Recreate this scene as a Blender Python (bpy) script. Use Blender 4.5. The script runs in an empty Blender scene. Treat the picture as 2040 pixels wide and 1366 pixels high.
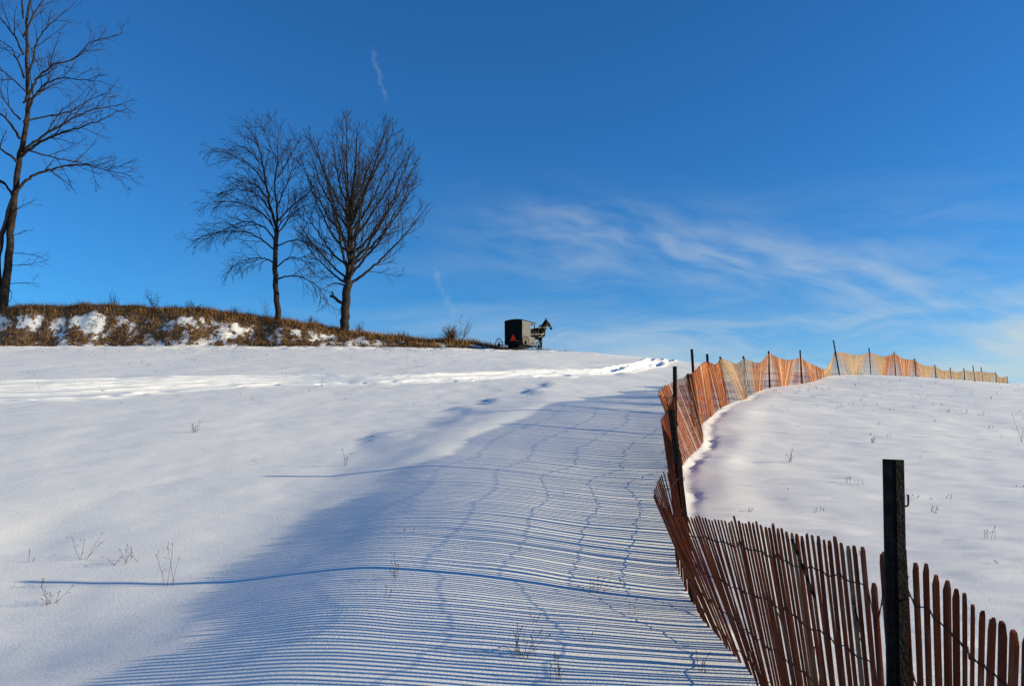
import bpy, math, random
import numpy as np
from mathutils import Vector, Matrix, noise as mnoise

R = math.radians
scene = bpy.context.scene
col = scene.collection

# ------------------------------------------------------------------ camera
cam = bpy.data.cameras.new("camera")
cam.lens = 27.0
cam.sensor_width = 36.0
cam.clip_start = 0.05
cam.clip_end = 2000.0
cam_ob = bpy.data.objects.new("camera", cam)
col.objects.link(cam_ob)
cam_ob.location = (0, 0, 1.6)
cam_ob.rotation_euler = (R(90 + 7.7), 0, 0)
scene.camera = cam_ob

# ------------------------------------------------------------------ sun and sky
SUN_EL = 14.6
SUN_AZ = -5.0         # degrees from +X towards +Y
sun = bpy.data.lights.new("sun", 'SUN')
sun.energy = 5.0
sun.angle = R(0.5)
sun.color = (1.0, 0.86, 0.56)
sun_ob = bpy.data.objects.new("sun", sun)
col.objects.link(sun_ob)
sd = Vector((math.cos(R(SUN_EL)) * math.cos(R(SUN_AZ)), math.cos(R(SUN_EL)) * math.sin(R(SUN_AZ)), math.sin(R(SUN_EL))))
sun_ob.rotation_euler = (-sd).to_track_quat('-Z', 'Y').to_euler()
sun_ob.location = (30, 0, 20)

scene.view_settings.view_transform = 'Standard'
scene.view_settings.look = 'None'
scene.view_settings.exposure = 0.74
scene.view_settings.gamma = 1.0

world = bpy.data.worlds.new("World")
scene.world = world
world.use_nodes = True


class NT:
    """small helper round a node tree"""
    def __init__(self, nt):
        self.nt = nt
        nt.nodes.clear()

    def n(self, t, ins=None, **kw):
        nd = self.nt.nodes.new(t)
        for k, v in kw.items():
            setattr(nd, k, v)
        for k, v in (ins or {}).items():
            self.put(nd.inputs[k], v)
        return nd

    def put(self, sock, v):
        if isinstance(v, bpy.types.NodeSocket):
            self.nt.links.new(v, sock)
        else:
            sock.default_value = v

    def m(self, op, a, b=0.0, c=0.0, clamp=False):
        nd = self.nt.nodes.new('ShaderNodeMath')
        nd.operation = op
        nd.use_clamp = clamp
        for i, v in enumerate((a, b, c)):
            self.put(nd.inputs[i], v)
        return nd.outputs[0]

    def ss(self, x, a, b):
        nd = self.nt.nodes.new('ShaderNodeMapRange')
        nd.interpolation_type = 'SMOOTHSTEP'
        self.put(nd.inputs[0], x)
        nd.inputs[1].default_value = a
        nd.inputs[2].default_value = b
        return nd.outputs[0]

    def mix(self, f, a, b, mode='MIX'):
        nd = self.nt.nodes.new('ShaderNodeMix')
        nd.data_type = 'RGBA'
        nd.blend_type = mode
        self.put(nd.inputs[0], f)
        self.put(nd.inputs[6], a)
        self.put(nd.inputs[7], b)
        return nd.outputs[2]

    def noise(self, vec, scale, detail=4, rough=.55, dist=0.0):
        nd = self.n('ShaderNodeTexNoise', {'Scale': scale, 'Detail': detail, 'Roughness': rough, 'Distortion': dist})
        if vec is not None:
            self.put(nd.inputs['Vector'], vec)
        return nd.outputs[0]

    def xyz(self, x, y, z=0.0):
        return self.n('ShaderNodeCombineXYZ', {0: x, 1: y, 2: z}).outputs[0]


def build_world():
    t = NT(world.node_tree)
    sky = t.n('ShaderNodeTexSky', sky_type='NISHITA', sun_disc=False)
    sky.sun_elevation = R(SUN_EL)
    sky.sun_rotation = R(90 - SUN_AZ)
    sky.altitude = 300
    sky.air_density = 1.0
    sky.dust_density = 0.05
    sky.ozone_density = 2.2
    hs = t.n('ShaderNodeHueSaturation', {'Hue': .5, 'Saturation': 1.1, 'Value': 1.0, 'Color': sky.outputs[0]})
    # cirrus, laid out by azimuth and elevation in degrees
    d = t.n('ShaderNodeTexCoord').outputs['Generated']
    s = t.n('ShaderNodeSeparateXYZ', {0: d})
    az = t.m('MULTIPLY', t.m('ARCTAN2', s.outputs[0], s.outputs[1]), 57.2958)
    el = t.m('MULTIPLY', t.m('ARCSINE', s.outputs[2]), 57.2958)
    wob = t.m('SUBTRACT', t.noise(t.xyz(t.m('MULTIPLY', az, .10), t.m('MULTIPLY', el, .22)), 1.0, 3), .5)
    az2 = t.m('ADD', az, t.m('MULTIPLY', wob, 6.0))
    el2 = t.m('ADD', el, t.m('MULTIPLY', wob, 4.0))

    def gauss(x, w):
        q = t.m('DIVIDE', x, w)
        return t.m('EXPONENT', t.m('MULTIPLY', t.m('MULTIPLY', q, q), -1.0))
    # long band of mare's tails sinking to the right
    a5 = t.m('ADD', az, 5.0)
    line = t.m('SUBTRACT', 16.4, t.m('MULTIPLY', t.m('MULTIPLY', a5, a5), .0056))
    off = t.m('SUBTRACT', el, line)
    streak = t.noise(t.xyz(t.m('MULTIPLY', t.m('ADD', az2, t.m('MULTIPLY', off, 1.2)), .17), t.m('MULTIPLY', t.m('ADD', off, t.m('MULTIPLY', wob, 1.6)), .55), 3.0), 1.0, 5, .5, .2)
    band = t.m('MULTIPLY', gauss(t.m('ADD', off, .3), 2.5), t.ss(az, -9.0, 8.0))
    band = t.m('MULTIPLY', band, t.ss(streak, .30, .78))
    # broad thin veils, low over the horizon and to the right
    veil_n = t.noise(t.xyz(t.m('MULTIPLY', az2, .06), t.m('MULTIPLY', el2, .42), 9.0), 1.0, 6, .6, .4)
    veil = t.m('MULTIPLY', t.ss(veil_n, .34, .8), t.ss(el, 21.0, 6.0))
    veil = t.m('MULTIPLY', veil, t.ss(az, -34.0, 20.0))
    low = t.m('MULTIPLY', t.ss(el, 11.5, 4.0), t.m('ADD', .35, t.m('MULTIPLY', t.ss(veil_n, .3, .7), .65)))
    low = t.m('MULTIPLY', low, t.ss(az, -26.0, 6.0))

    # two short broken contrails
    def trail(a0, e0, a1, e1, w, seed):
        L2 = (a1 - a0) ** 2 + (e1 - e0) ** 2
        L = math.sqrt(L2)
        wn = t.m('MULTIPLY', t.m('SUBTRACT', t.noise(t.xyz(t.m('MULTIPLY', el, .9), seed), 1.0, 3), .5), 1.6)
        px = t.m('SUBTRACT', t.m('ADD', az, wn), a0)
        py = t.m('SUBTRACT', el, e0)
        along = t.m('DIVIDE', t.m('ADD', t.m('MULTIPLY', px, a1 - a0), t.m('MULTIPLY', py, e1 - e0)), L2)
        across = t.m('DIVIDE', t.m('SUBTRACT', t.m('MULTIPLY', px, e1 - e0), t.m('MULTIPLY', py, a1 - a0)), L)
        q = t.m('MULTIPLY', gauss(across, w), t.m('MULTIPLY', t.ss(along, -.05, .15), t.ss(along, 1.08, .8)))
        nn = t.noise(t.xyz(t.m('MULTIPLY', az, 2.2), t.m('MULTIPLY', el, .9), seed + 5), 1.0, 5, .6)
        return t.m('MULTIPLY', q, t.ss(nn, .32, .62))
    tr = t.m('ADD', trail(-11.0, 28.4, -9.75, 24.8, .17, 1.0), t.m('MULTIPLY', trail(-6.0, 13.2, -4.0, 9.2, .26, 8.0), .9))
    cloud = t.m('ADD', t.m('MULTIPLY', band, .44), t.m('MULTIPLY', veil, .34))
    cloud = t.m('ADD', cloud, t.m('MULTIPLY', low, .62))
    cloud = t.m('ADD', cloud, t.m('MULTIPLY', tr, .12), clamp=True)
    air = t.mix(1.0, hs.outputs[0], (.34, .98, 1.55, 1), 'MULTIPLY')
    c = t.mix(cloud, air, (5.6, 6.3, 6.4, 1))
    bg = t.n('ShaderNodeBackground', {'Color': c, 'Strength': 0.064})
    t.nt.links.new(bg.outputs[0], t.n('ShaderNodeOutputWorld').inputs[0])


build_world()

# ------------------------------------------------------------------ helpers
def V(*a):
    return Vector(a)


def mesh_ob(name, verts, faces, mat=None, parent=None, smooth=False):
    me = bpy.data.meshes.new(name)
    me.from_pydata([tuple(v) for v in verts], [], faces)
    me.update()
    if smooth:
        me.shade_smooth()
    if mat:
        me.materials.append(mat)
    ob = bpy.data.objects.new(name, me)
    col.objects.link(ob)
    if parent:
        ob.parent = parent
    return ob


def tag(o, label=None, cat=None, group=None, kind=None):
    if label: o["label"] = label
    if cat: o["category"] = cat
    if group: o["group"] = group
    if kind: o["kind"] = kind
    return o


def empty(name, loc, rz=0.0):
    o = bpy.data.objects.new(name, None)
    o.empty_display_size = .2
    o.location = loc
    o.rotation_euler = (0, 0, rz)
    col.objects.link(o)
    return o


class MB:
    """collects shapes into one mesh"""
    def __init__(self):
        self.v = []
        self.f = []

    def box(self, lo, hi, M=None):
        x0, y0, z0 = lo
        x1, y1, z1 = hi
        b = len(self.v)
        for p in ((x0, y0, z0), (x1, y0, z0), (x1, y1, z0), (x0, y1, z0), (x0, y0, z1), (x1, y0, z1), (x1, y1, z1), (x0, y1, z1)):
            self.v.append(M @ V(*p) if M else V(*p))
        for q in ((0, 3, 2, 1), (4, 5, 6, 7), (0, 1, 5, 4), (1, 2, 6, 5), (2, 3, 7, 6), (3, 0, 4, 7)):
            self.f.append(tuple(b + i for i in q))

    def tube(self, pts, rads, n=6, cap=True):
        pts = [Vector(p) for p in pts]
        if not hasattr(rads, '__len__'):
            rads = [rads] * len(pts)
        b = len(self.v)
        ref = None
        for i, p in enumerate(pts):
            d = (pts[min(i + 1, len(pts) - 1)] - pts[max(i - 1, 0)])
            if d.length < 1e-9:
                d = V(0, 0, 1)
            d.normalize()
            if ref is None:
                ref = d.orthogonal().normalized()
            else:
                ref = (ref - d * ref.dot(d))
                ref = ref.normalized() if ref.length > 1e-6 else d.orthogonal().normalized()
            s = d.cross(ref)
            for k in range(n):
                a = 2 * math.pi * k / n
                self.v.append(p + (ref * math.cos(a) + s * math.sin(a)) * rads[i])
        for i in range(len(pts) - 1):
            for k in range(n):
                k2 = (k + 1) % n
                self.f.append((b + i * n + k, b + i * n + k2, b + (i + 1) * n + k2, b + (i + 1) * n + k))
        if cap:
            self.f.append(tuple(b + k for k in reversed(range(n))))
            self.f.append(tuple(b + (len(pts) - 1) * n + k for k in range(n)))

    def prism(self, poly, ax, ay, az, o, depth):
        """extrude the 2-D polygon poly (in axes ax, ay) along az by depth from o"""
        b = len(self.v)
        n = len(poly)
        for dz in (0, depth):
            for (x, y) in poly:
                self.v.append(o + ax * x + ay * y + az * dz)
        self.f.append(tuple(b + i for i in reversed(range(n))))
        self.f.append(tuple(b + n + i for i in range(n)))
        for i in range(n):
            j = (i + 1) % n
            self.f.append((b + i, b + j, b + n + j, b + n + i))

    def build(self, name, mat=None, parent=None, smooth=False):
        return mesh_ob(name, self.v, self.f, mat, parent, smooth)


def mat_new(name):
    m = bpy.data.materials.new(name)
    m.use_nodes = True
    return m, NT(m.node_tree)


def plain(name, c, rough=.7, var=.25, scale=8.0, spec=.3, metal=0.0, bump=0.0, island=False):
    """procedural material: one colour broken by noise"""
    m, t = mat_new(name)
    co = t.n('ShaderNodeTexCoord').outputs['Object']
    nz = t.noise(co, scale, 5, .6)
    dark = tuple(x * (1 - var) for x in c) + (1,)
    lite = tuple(min(1, x * (1 + var)) for x in c) + (1,)
    colr = t.mix(t.ss(nz, .3, .7), dark, lite)
    if island:
        g = t.n('ShaderNodeNewGeometry')
        colr = t.mix(1.0, colr, t.mix(g.outputs['Random Per Island'], (.55, .55, .55, 1), (1.45, 1.4, 1.3, 1)), 'MULTIPLY')
    b = t.n('ShaderNodeBsdfPrincipled', {'Base Color': colr, 'Roughness': rough, 'Metallic': metal, 'Specular IOR Level': spec})
    if bump:
        bp = t.n('ShaderNodeBump', {'Strength': bump, 'Distance': .01, 'Height': t.noise(co, scale * 4, 4)})
        t.put(b.inputs['Normal'], bp.outputs[0])
    t.nt.links.new(b.outputs[0], t.n('ShaderNodeOutputMaterial').inputs[0])
    return m


# ------------------------------------------------------------------ terrain
GP = np.array([(-14.00,-30.00,-1.200),(-14.00,-10.00,-0.350),(-14.00,0.00,0.000),(-14.00,3.00,0.060),(-14.00,5.00,0.110),(-14.00,7.00,0.170),(-14.00,9.00,0.500),(-14.00,11.50,1.000),(-14.00,14.40,1.620),(-14.00,17.20,2.170),(-14.00,20.00,2.600),(-14.00,23.00,3.050),(-14.00,26.00,3.550),(-5.00,-30.00,-1.200),(-5.00,-10.00,-0.350),(-5.00,0.00,0.000),(-5.00,3.00,0.060),(-5.00,5.00,0.110),(-5.00,7.00,0.170),(-5.00,9.00,0.500),(-5.00,11.50,1.000),(-5.00,14.40,1.620),(-5.00,17.20,2.170),(-5.00,20.00,2.600),(-5.00,23.00,3.050),(-5.00,26.00,3.550),(0.00,-30.00,-1.200),(0.00,-10.00,-0.350),(0.00,0.00,0.000),(0.00,3.00,0.060),(0.00,5.00,0.110),(0.00,7.00,0.170),(0.00,9.00,0.500),(0.00,11.50,1.000),(0.00,14.40,1.620),(0.00,17.20,2.170),(0.00,20.00,2.600),(0.00,23.00,3.050),(0.00,26.00,3.550),(1.50,3.00,0.060),(1.50,5.00,0.120),(1.55,6.30,0.150),(1.70,7.60,0.220),(2.00,9.50,0.620),(2.40,11.50,1.000),(2.90,12.80,1.330),(3.54,14.40,1.630),(3.94,16.00,2.010),(4.38,17.20,2.230),(5.25,19.20,2.550),(6.18,21.20,2.830),(7.03,23.00,3.040),(8.70,26.00,3.560),(10.70,28.50,3.900),(12.60,31.00,4.370),(8.00,-10.00,-0.300),(8.00,0.00,0.000),(8.00,4.00,0.100),(8.00,8.00,0.420),(8.00,12.00,1.150),(9.00,17.00,2.100),(10.00,22.00,2.900),(20.00,0.00,-0.100),(20.00,8.00,0.500),(20.00,16.00,1.750),(20.00,24.00,3.000),(16.00,30.00,4.200),(22.00,34.00,4.380),(-25.48,38.00,5.755),(-16.73,38.00,5.755),(-7.99,38.00,5.755),(0.00,36.00,5.393),(5.13,34.00,4.958),(-31.57,47.00,7.424),(-20.74,47.00,7.424),(-9.90,47.00,7.424),(0.00,46.00,7.117),(5.21,44.00,6.585),(-35.63,53.00,8.519),(-23.41,53.00,8.519),(-11.18,53.00,8.484),(-4.19,53.00,8.378),(1.40,53.00,8.220),(5.58,53.00,7.956),(10.19,50.00,7.199),(12.99,46.00,6.386),(17.00,36.00,4.919),(20.97,38.00,4.878),(25.37,38.00,4.604),(-36.00,61.00,8.900),(-15.00,61.00,8.900),(0.00,61.00,8.300),(8.00,61.00,7.600),(16.00,50.00,5.900),(22.00,46.00,5.100),(31.00,50.00,4.900),(40.00,40.00,4.600),(16.00,62.00,6.000),(30.00,62.00,4.800),(-60.00,10.00,0.600),(-60.00,30.00,4.000),(-60.00,53.00,8.400),(60.00,10.00,0.800),(60.00,30.00,3.200),(60.00,50.00,4.200),(-60.00,75.00,8.600),(0.00,80.00,7.000),(40.00,80.00,4.000),(-60.00,-30.00,-1.200),(60.00,-30.00,-1.000),(-150.00,-60.00,-3.000),(150.00,-60.00,-3.000),(-150.00,60.00,7.000),(150.00,60.00,3.000),(-150.00,150.00,2.000),(0.00,150.00,0.000),(150.00,150.00,0.000),(-150.00,280.00,-8.000),(0.00,280.00,-10.000),(150.00,280.00,-10.000),(0.00,-60.00,-3.000)])


def _U(r2):
    return np.where(r2 > 1e-9, .5 * r2 * np.log(np.maximum(r2, 1e-9)), 0)


def _fit(P, lam=.02):
    n = len(P)
    A = np.zeros((n + 3, n + 3))
    d = ((P[:, None, :2] - P[None, :, :2]) ** 2).sum(-1)
    A[:n, :n] = _U(d) + lam * np.eye(n)
    A[:n, n] = 1
    A[:n, n + 1:] = P[:, :2]
    A[n:, :n] = A[:n, n:].T
    return np.linalg.solve(A, np.r_[P[:, 2], 0, 0, 0])


GW = _fit(GP)


def base_z(X, Y):
    z = GW[-3] + GW[-2] * X + GW[-1] * Y
    for w, p in zip(GW[:-3], GP):
        z = z + w * _U((X - p[0]) ** 2 + (Y - p[1]) ** 2)
    return z


def _hash(ix, iy, seed):
    h = (ix.astype(np.int64) * 374761393 + iy.astype(np.int64) * 668265263 + seed * 982451653) & 0xffffffff
    h = ((h ^ (h >> 13)) * 1274126177) & 0xffffffff
    return ((h ^ (h >> 16)) & 0xffff) / 65535.0


def vn(x, y, seed=0):
    ix, iy = np.floor(x), np.floor(y)
    fx, fy = x - ix, y - iy
    fx = fx * fx * fx * (fx * (fx * 6 - 15) + 10)
    fy = fy * fy * fy * (fy * (fy * 6 - 15) + 10)
    a, b = _hash(ix, iy, seed), _hash(ix + 1, iy, seed)
    c, d = _hash(ix, iy + 1, seed), _hash(ix + 1, iy + 1, seed)
    return (a + (b - a) * fx) * (1 - fy) + (c + (d - c) * fx) * fy - .5


def fbm(x, y, seed=0, oct=3):
    s, a = 0, 1.0
    for i in range(oct):
        s = s + a * vn(x * 2 ** i + 17.3 * i, y * 2 ** i - 9.1 * i, seed + i)
        a *= .5
    return s


def sst(x, a, b):
    t = np.clip((x - a) / (b - a), 0, 1)
    return t * t * (3 - 2 * t)


def catmull(pts, n):
    """points along a Catmull-Rom spline, n per span"""
    pts = [np.array(p, float) for p in pts]
    out = []
    for i in range(len(pts) - 1):
        p0, p1, p2, p3 = pts[max(i - 1, 0)], pts[i], pts[i + 1], pts[min(i + 2, len(pts) - 1)]
        for k in range(n):
            t = k / n
            out.append(.5 * (2 * p1 + (p2 - p0) * t + (2 * p0 - 5 * p1 + 4 * p2 - p3) * t * t + (3 * p1 - p0 - 3 * p2 + p3) * t ** 3))
    out.append(pts[-1])
    return np.array(out)


# line where the fence meets the snow, near to far
FENCE_BASE = [(1.30, -4.0), (1.26, -1.0), (1.25, 1.0), (1.27, 2.2), (1.35, 2.55), (1.37, 2.76), (1.38, 2.86), (1.38, 3.08), (1.43, 3.7), (1.50, 4.55), (1.56, 5.3), (1.56, 5.95),
              (1.56, 6.35), (1.58, 6.7), (1.61, 6.9), (1.62, 7.1), (1.64, 7.3), (1.72, 8.2), (2.0, 9.45), (2.2, 10.2), (2.33, 10.8), (2.45, 11.5),
              (2.65, 12.3), (2.87, 12.85), (3.2, 13.6), (3.53, 14.4), (3.75, 15.2), (3.95, 16.1), (4.4, 17.2), (5.0, 18.6), (5.4, 19.6), (5.95, 20.8),
              (6.85, 22.6), (7.35, 23.8), (8.0, 25.0), (8.75, 26.1), (9.66, 27.3), (10.78, 28.6), (11.8, 29.8), (12.63, 31.0), (13.95, 33.0), (15.44, 34.5),
              (16.85, 36.0), (18.04, 37.2), (19.29, 38.5), (20.42, 39.8), (21.62, 41.0), (22.76, 42.2), (24.06, 43.5), (25.23, 44.7), (26.36, 46.0),
              (27.18, 46.8), (28.12, 47.6), (29.22, 48.4), (30.22, 49.2), (31.91, 50.5), (32.53, 51.0), (33.62, 52.0)]
_fb = np.array(FENCE_BASE)
RUTS = [[(-34, 24.5), (-18.9, 28.2), (-14.3, 29.4), (-9.3, 30.6), (-4.7, 30.4), (-2.1, 31.2), (1.1, 32.4), (3.8, 33.9), (5.5, 37.6), (7.2, 41.5), (8.6, 47)],
        [(-34, 22.8), (-17.9, 26.7), (-13.7, 28.2), (-9.0, 29.8), (-4.6, 29.6), (1.0, 31.8), (3.9, 33.0), (5.8, 36.9), (9.0, 44.1), (10, 49)],
        [(-34, 21.2), (-16.9, 25.4), (-13.2, 27.2), (-8.8, 29.0), (-3.2, 28.9), (1.0, 31.2), (3.8, 32.4), (5.8, 35.6), (8.0, 41)],
        [(-34, 19.0), (-15.8, 23.7), (-12.4, 25.7), (-8.5, 28.1), (-4.0, 28.1), (1.0, 30.7), (3.9, 31.9), (6.0, 34.8), (7.6, 39.3)]]
TREAD = [(-34, 17.0), (-14.6, 22.0), (-11.7, 24.3), (-9.5, 26.5), (-7.9, 27.4), (-5.8, 27.6), (-1, 29.3), (2.0, 30.3)]


def seg_dist(X, Y, pts):
    best = np.full(X.shape, 1e9)
    along = np.zeros(X.shape)
    acc = 0.0
    for a, b in zip(pts[:-1], pts[1:]):
        d = b - a
        L2 = (d ** 2).sum()
        t = np.clip(((X - a[0]) * d[0] + (Y - a[1]) * d[1]) / L2, 0, 1)
        q = (X - a[0] - t * d[0]) ** 2 + (Y - a[1] - t * d[1]) ** 2
        m = q < best
        best = np.where(m, q, best)
        along = np.where(m, acc + t * math.sqrt(L2), along)
        acc += math.sqrt(L2)
    return np.sqrt(best), along


BANK_X = np.array([-70, -37, -29.8, -23.2, -16.6, -12.3, -7.9, -3.2, -.7, 3, 6, 9, 14])
BANK_H = np.array([3.6, 3.3, 3.05, 2.9, 2.0, 1.35, .95, .75, .38, .30, .12, 0, 0])


def bank_amount(X, Y):
    h = np.interp(X, BANK_X, BANK_H)
    foot = 55.0 + .5 * fbm(X * .25, X * 0 + 3.3, 5)
    return h, sst(Y, foot, foot + 2.9) * (1 - sst(Y, 62, 75))


def gz(X, Y):
    X = np.asarray(X, float)
    Y = np.asarray(Y, float)
    z = base_z(X, Y)
    near = 1 - sst(Y, 36, 44)
    # drift that the fence has laid down on its lee side
    xc = -1.15 + 2.4 * sst(Y, 12, 22) + .5 * vn(Y * .22, Y * 0 + 5, 4)
    wid = np.where(X < xc, 1.22 + .35 * sst(Y, 14, 20), 2.0) + .25 * vn(Y * .3, Y * 0, 3)
    z = z + (.19 * sst(Y, 4.2, 7.0) * (1 - sst(Y, 15, 27)) + .03) * np.exp(-((X - xc) / wid) ** 2) * near
    # soft swells of wind-packed snow
    z = z + .05 * fbm(X * .23 + 3, Y * .16, 11, 2) * sst(Y, 3, 8) + .024 * fbm(X * .55, Y * .42, 21, 2) + .014 * fbm(X * 1.5, Y * 1.3, 31, 2)
    z = z - .10 * sst(-X, 1.3, 4.2) * sst(Y, 3.0, 4.5) * (1 - sst(Y, 5.8, 8.2))
    # sharper little drifts whose left sides stay in shade
    for (px, py, a, sx, sy) in ((-2.6, 15.0, .15, .42, .7), (-1.3, 19.2, .20, .5, 1.0), (-.6, 21.0, .22, .42, 1.2), (.65, 24.5, .20, .42, 1.0), (1.15, 26.6, .20, .4, 1.2),
                                (-1.4, 16.6, .08, .5, .8), (4.7, 34.0, .22, .5, 1.0), (5.4, 35.4, .25, .45, 1.4), (4.5, 31.7, .16, .4, .6), (-.9, 17.8, .10, .6, .5)):
        q = X - px + .30 * vn(X * 1.6, Y * 2.4, 57) + .12 * vn(X * 5, Y * 8, 58)
        z = z + .62 * a * np.exp(-((Y - py) / sy) ** 2) * sst(q, -.9 * sx, .9 * sx) * np.exp(-np.maximum(q, 0) / (3.2 * sx))
    z = z - .05 * np.exp(-((X + 4.3) / .8) ** 2 - ((Y - 5.9) / .6) ** 2) - .05 * np.exp(-((X + 5.6) / .7) ** 2 - ((Y - 9.3) / .7) ** 2)
    # sastrugi combed along the wind
    sa = vn(X * .55 + Y * .12, Y * 3.4 + X * .45, 41) + .7 * vn(X * 1.3, Y * 7.0 + X * .9, 43) + .35 * vn(X * 3.1, Y * 11.0 + X * 1.4, 45)
    side = sst(X - np.interp(Y, _fb[:, 1], _fb[:, 0]), -.2, 1.5)
    z = z + sa * (.005 + .022 * side + .012 * sst(Y, 14, 30)) * (1 - sst(Y, 60, 90))
    # hollow scoured along the sunny foot of the fence
    d = (X - np.interp(Y, _fb[:, 1], _fb[:, 0])) * np.interp(Y, [0, 8, 14, 20, 30, 50], [1, .97, .87, .85, .8, .7])
    act = sst(Y, 5.6, 6.8) * (1 - sst(Y, 20, 27)) * (.55 + .6 * sst(vn(Y * 1.1, Y * 0 + 2, 51), -.3, .3))
    d = d + .10 * vn(X * 2, Y * 6, 52) + .05 * vn(X * 3, Y * 17, 54)
    z = z + act * (-.032 * np.exp(-((d - .14) / .085) ** 2) + .008 * np.exp(-(d / .06) ** 2) + .03 * np.exp(-((d - .6) / .3) ** 2))
    # cart ruts and trodden line
    m = (Y > 15) & (Y < 51) & (X > -36) & (X < 12)
    if np.any(m):
        xm, ym = X[m], Y[m]
        dz = np.zeros(xm.shape)
        dist_all = np.full(xm.shape, 1e3)
        for i, rt in enumerate(RUTS):
            dist, al = seg_dist(xm, ym, catmull(rt, 5))
            dist_all = np.minimum(dist_all, dist)
            dist = dist + .05 * vn(xm * .9, ym * .9, 61 + i)
            rough = .85 + .5 * vn(xm * 1.6, ym * 1.6, 71 + i)
            dz += (-.12 * np.exp(-(dist / .17) ** 2) + .095 * rough * np.exp(-((dist - .30) / .10) ** 2)) * (.75 + .5 * vn(al * .25, al * 0, 81 + i))
        lump = np.exp(-(dist_all / .55) ** 2)
        dz += lump * (.022 * fbm(xm * 1.6, ym * 3.2, 66, 2) + .012 * vn(xm * 6, ym * 7, 67))
        dist, al = seg_dist(xm, ym, catmull(TREAD, 5))
        foot = sst(vn(al * 1.45, al * 0, 91), -.05, .2)
        dz += np.exp(-(dist / .22) ** 2) * (-.10 * foot + .04 * (1 - foot)) + .05 * np.exp(-((dist - .4) / .16) ** 2) * foot
        z[m] += dz
    # trampled road along the foot of the bank
    road = sst(Y, 47.5, 50) * (1 - sst(Y, 55, 56)) * (1 - sst(X, 2, 9)) * sst(X, -60, -30)
    z = z + road * .10 * fbm(X * 1.2, Y * 1.0, 101, 3)
    h, b = bank_amount(X, Y)
    z = z + h * b * (1 + .10 * fbm(X * .22, Y * 0 + 1, 111, 2)) + np.minimum(h, 1.2) * np.minimum(b * 4, 1) * .20 * fbm(X * .8, Y * .9, 121, 3)
    return z


def g1(x, y):
    return float(gz(np.array([x]), np.array([y]))[0])


def graded(bps):
    """grid lines: list of (start, step); last entry is the end"""
    out = []
    for (a, s), (b, _) in zip(bps[:-1], bps[1:]):
        n = max(1, int(round((b - a) / s)))
        out += list(a + (b - a) * np.arange(n) / n)
    return np.array(out + [bps[-1][0]])


def soil_amount(X, Y):
    """bare earth and matted litter on the bank, 0..1"""
    h, b = bank_amount(X, Y)
    pat = .6 * fbm(X * .42 + 5, Y * .7 + X * .3, 131, 3) + .8 * fbm(X * 1.5, Y * 1.8 + X * .8, 141, 3)
    low = np.exp(-((b - .20) / .18) ** 2)
    top = sst(b, .68, .92)
    left = 1 - sst(X, -36, -16)
    amt = sst(pat + .20 * low + .70 * top + .12 * left - .06, -.85, .80)
    return amt * sst(b * np.maximum(h, .25), .02, .12)


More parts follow.
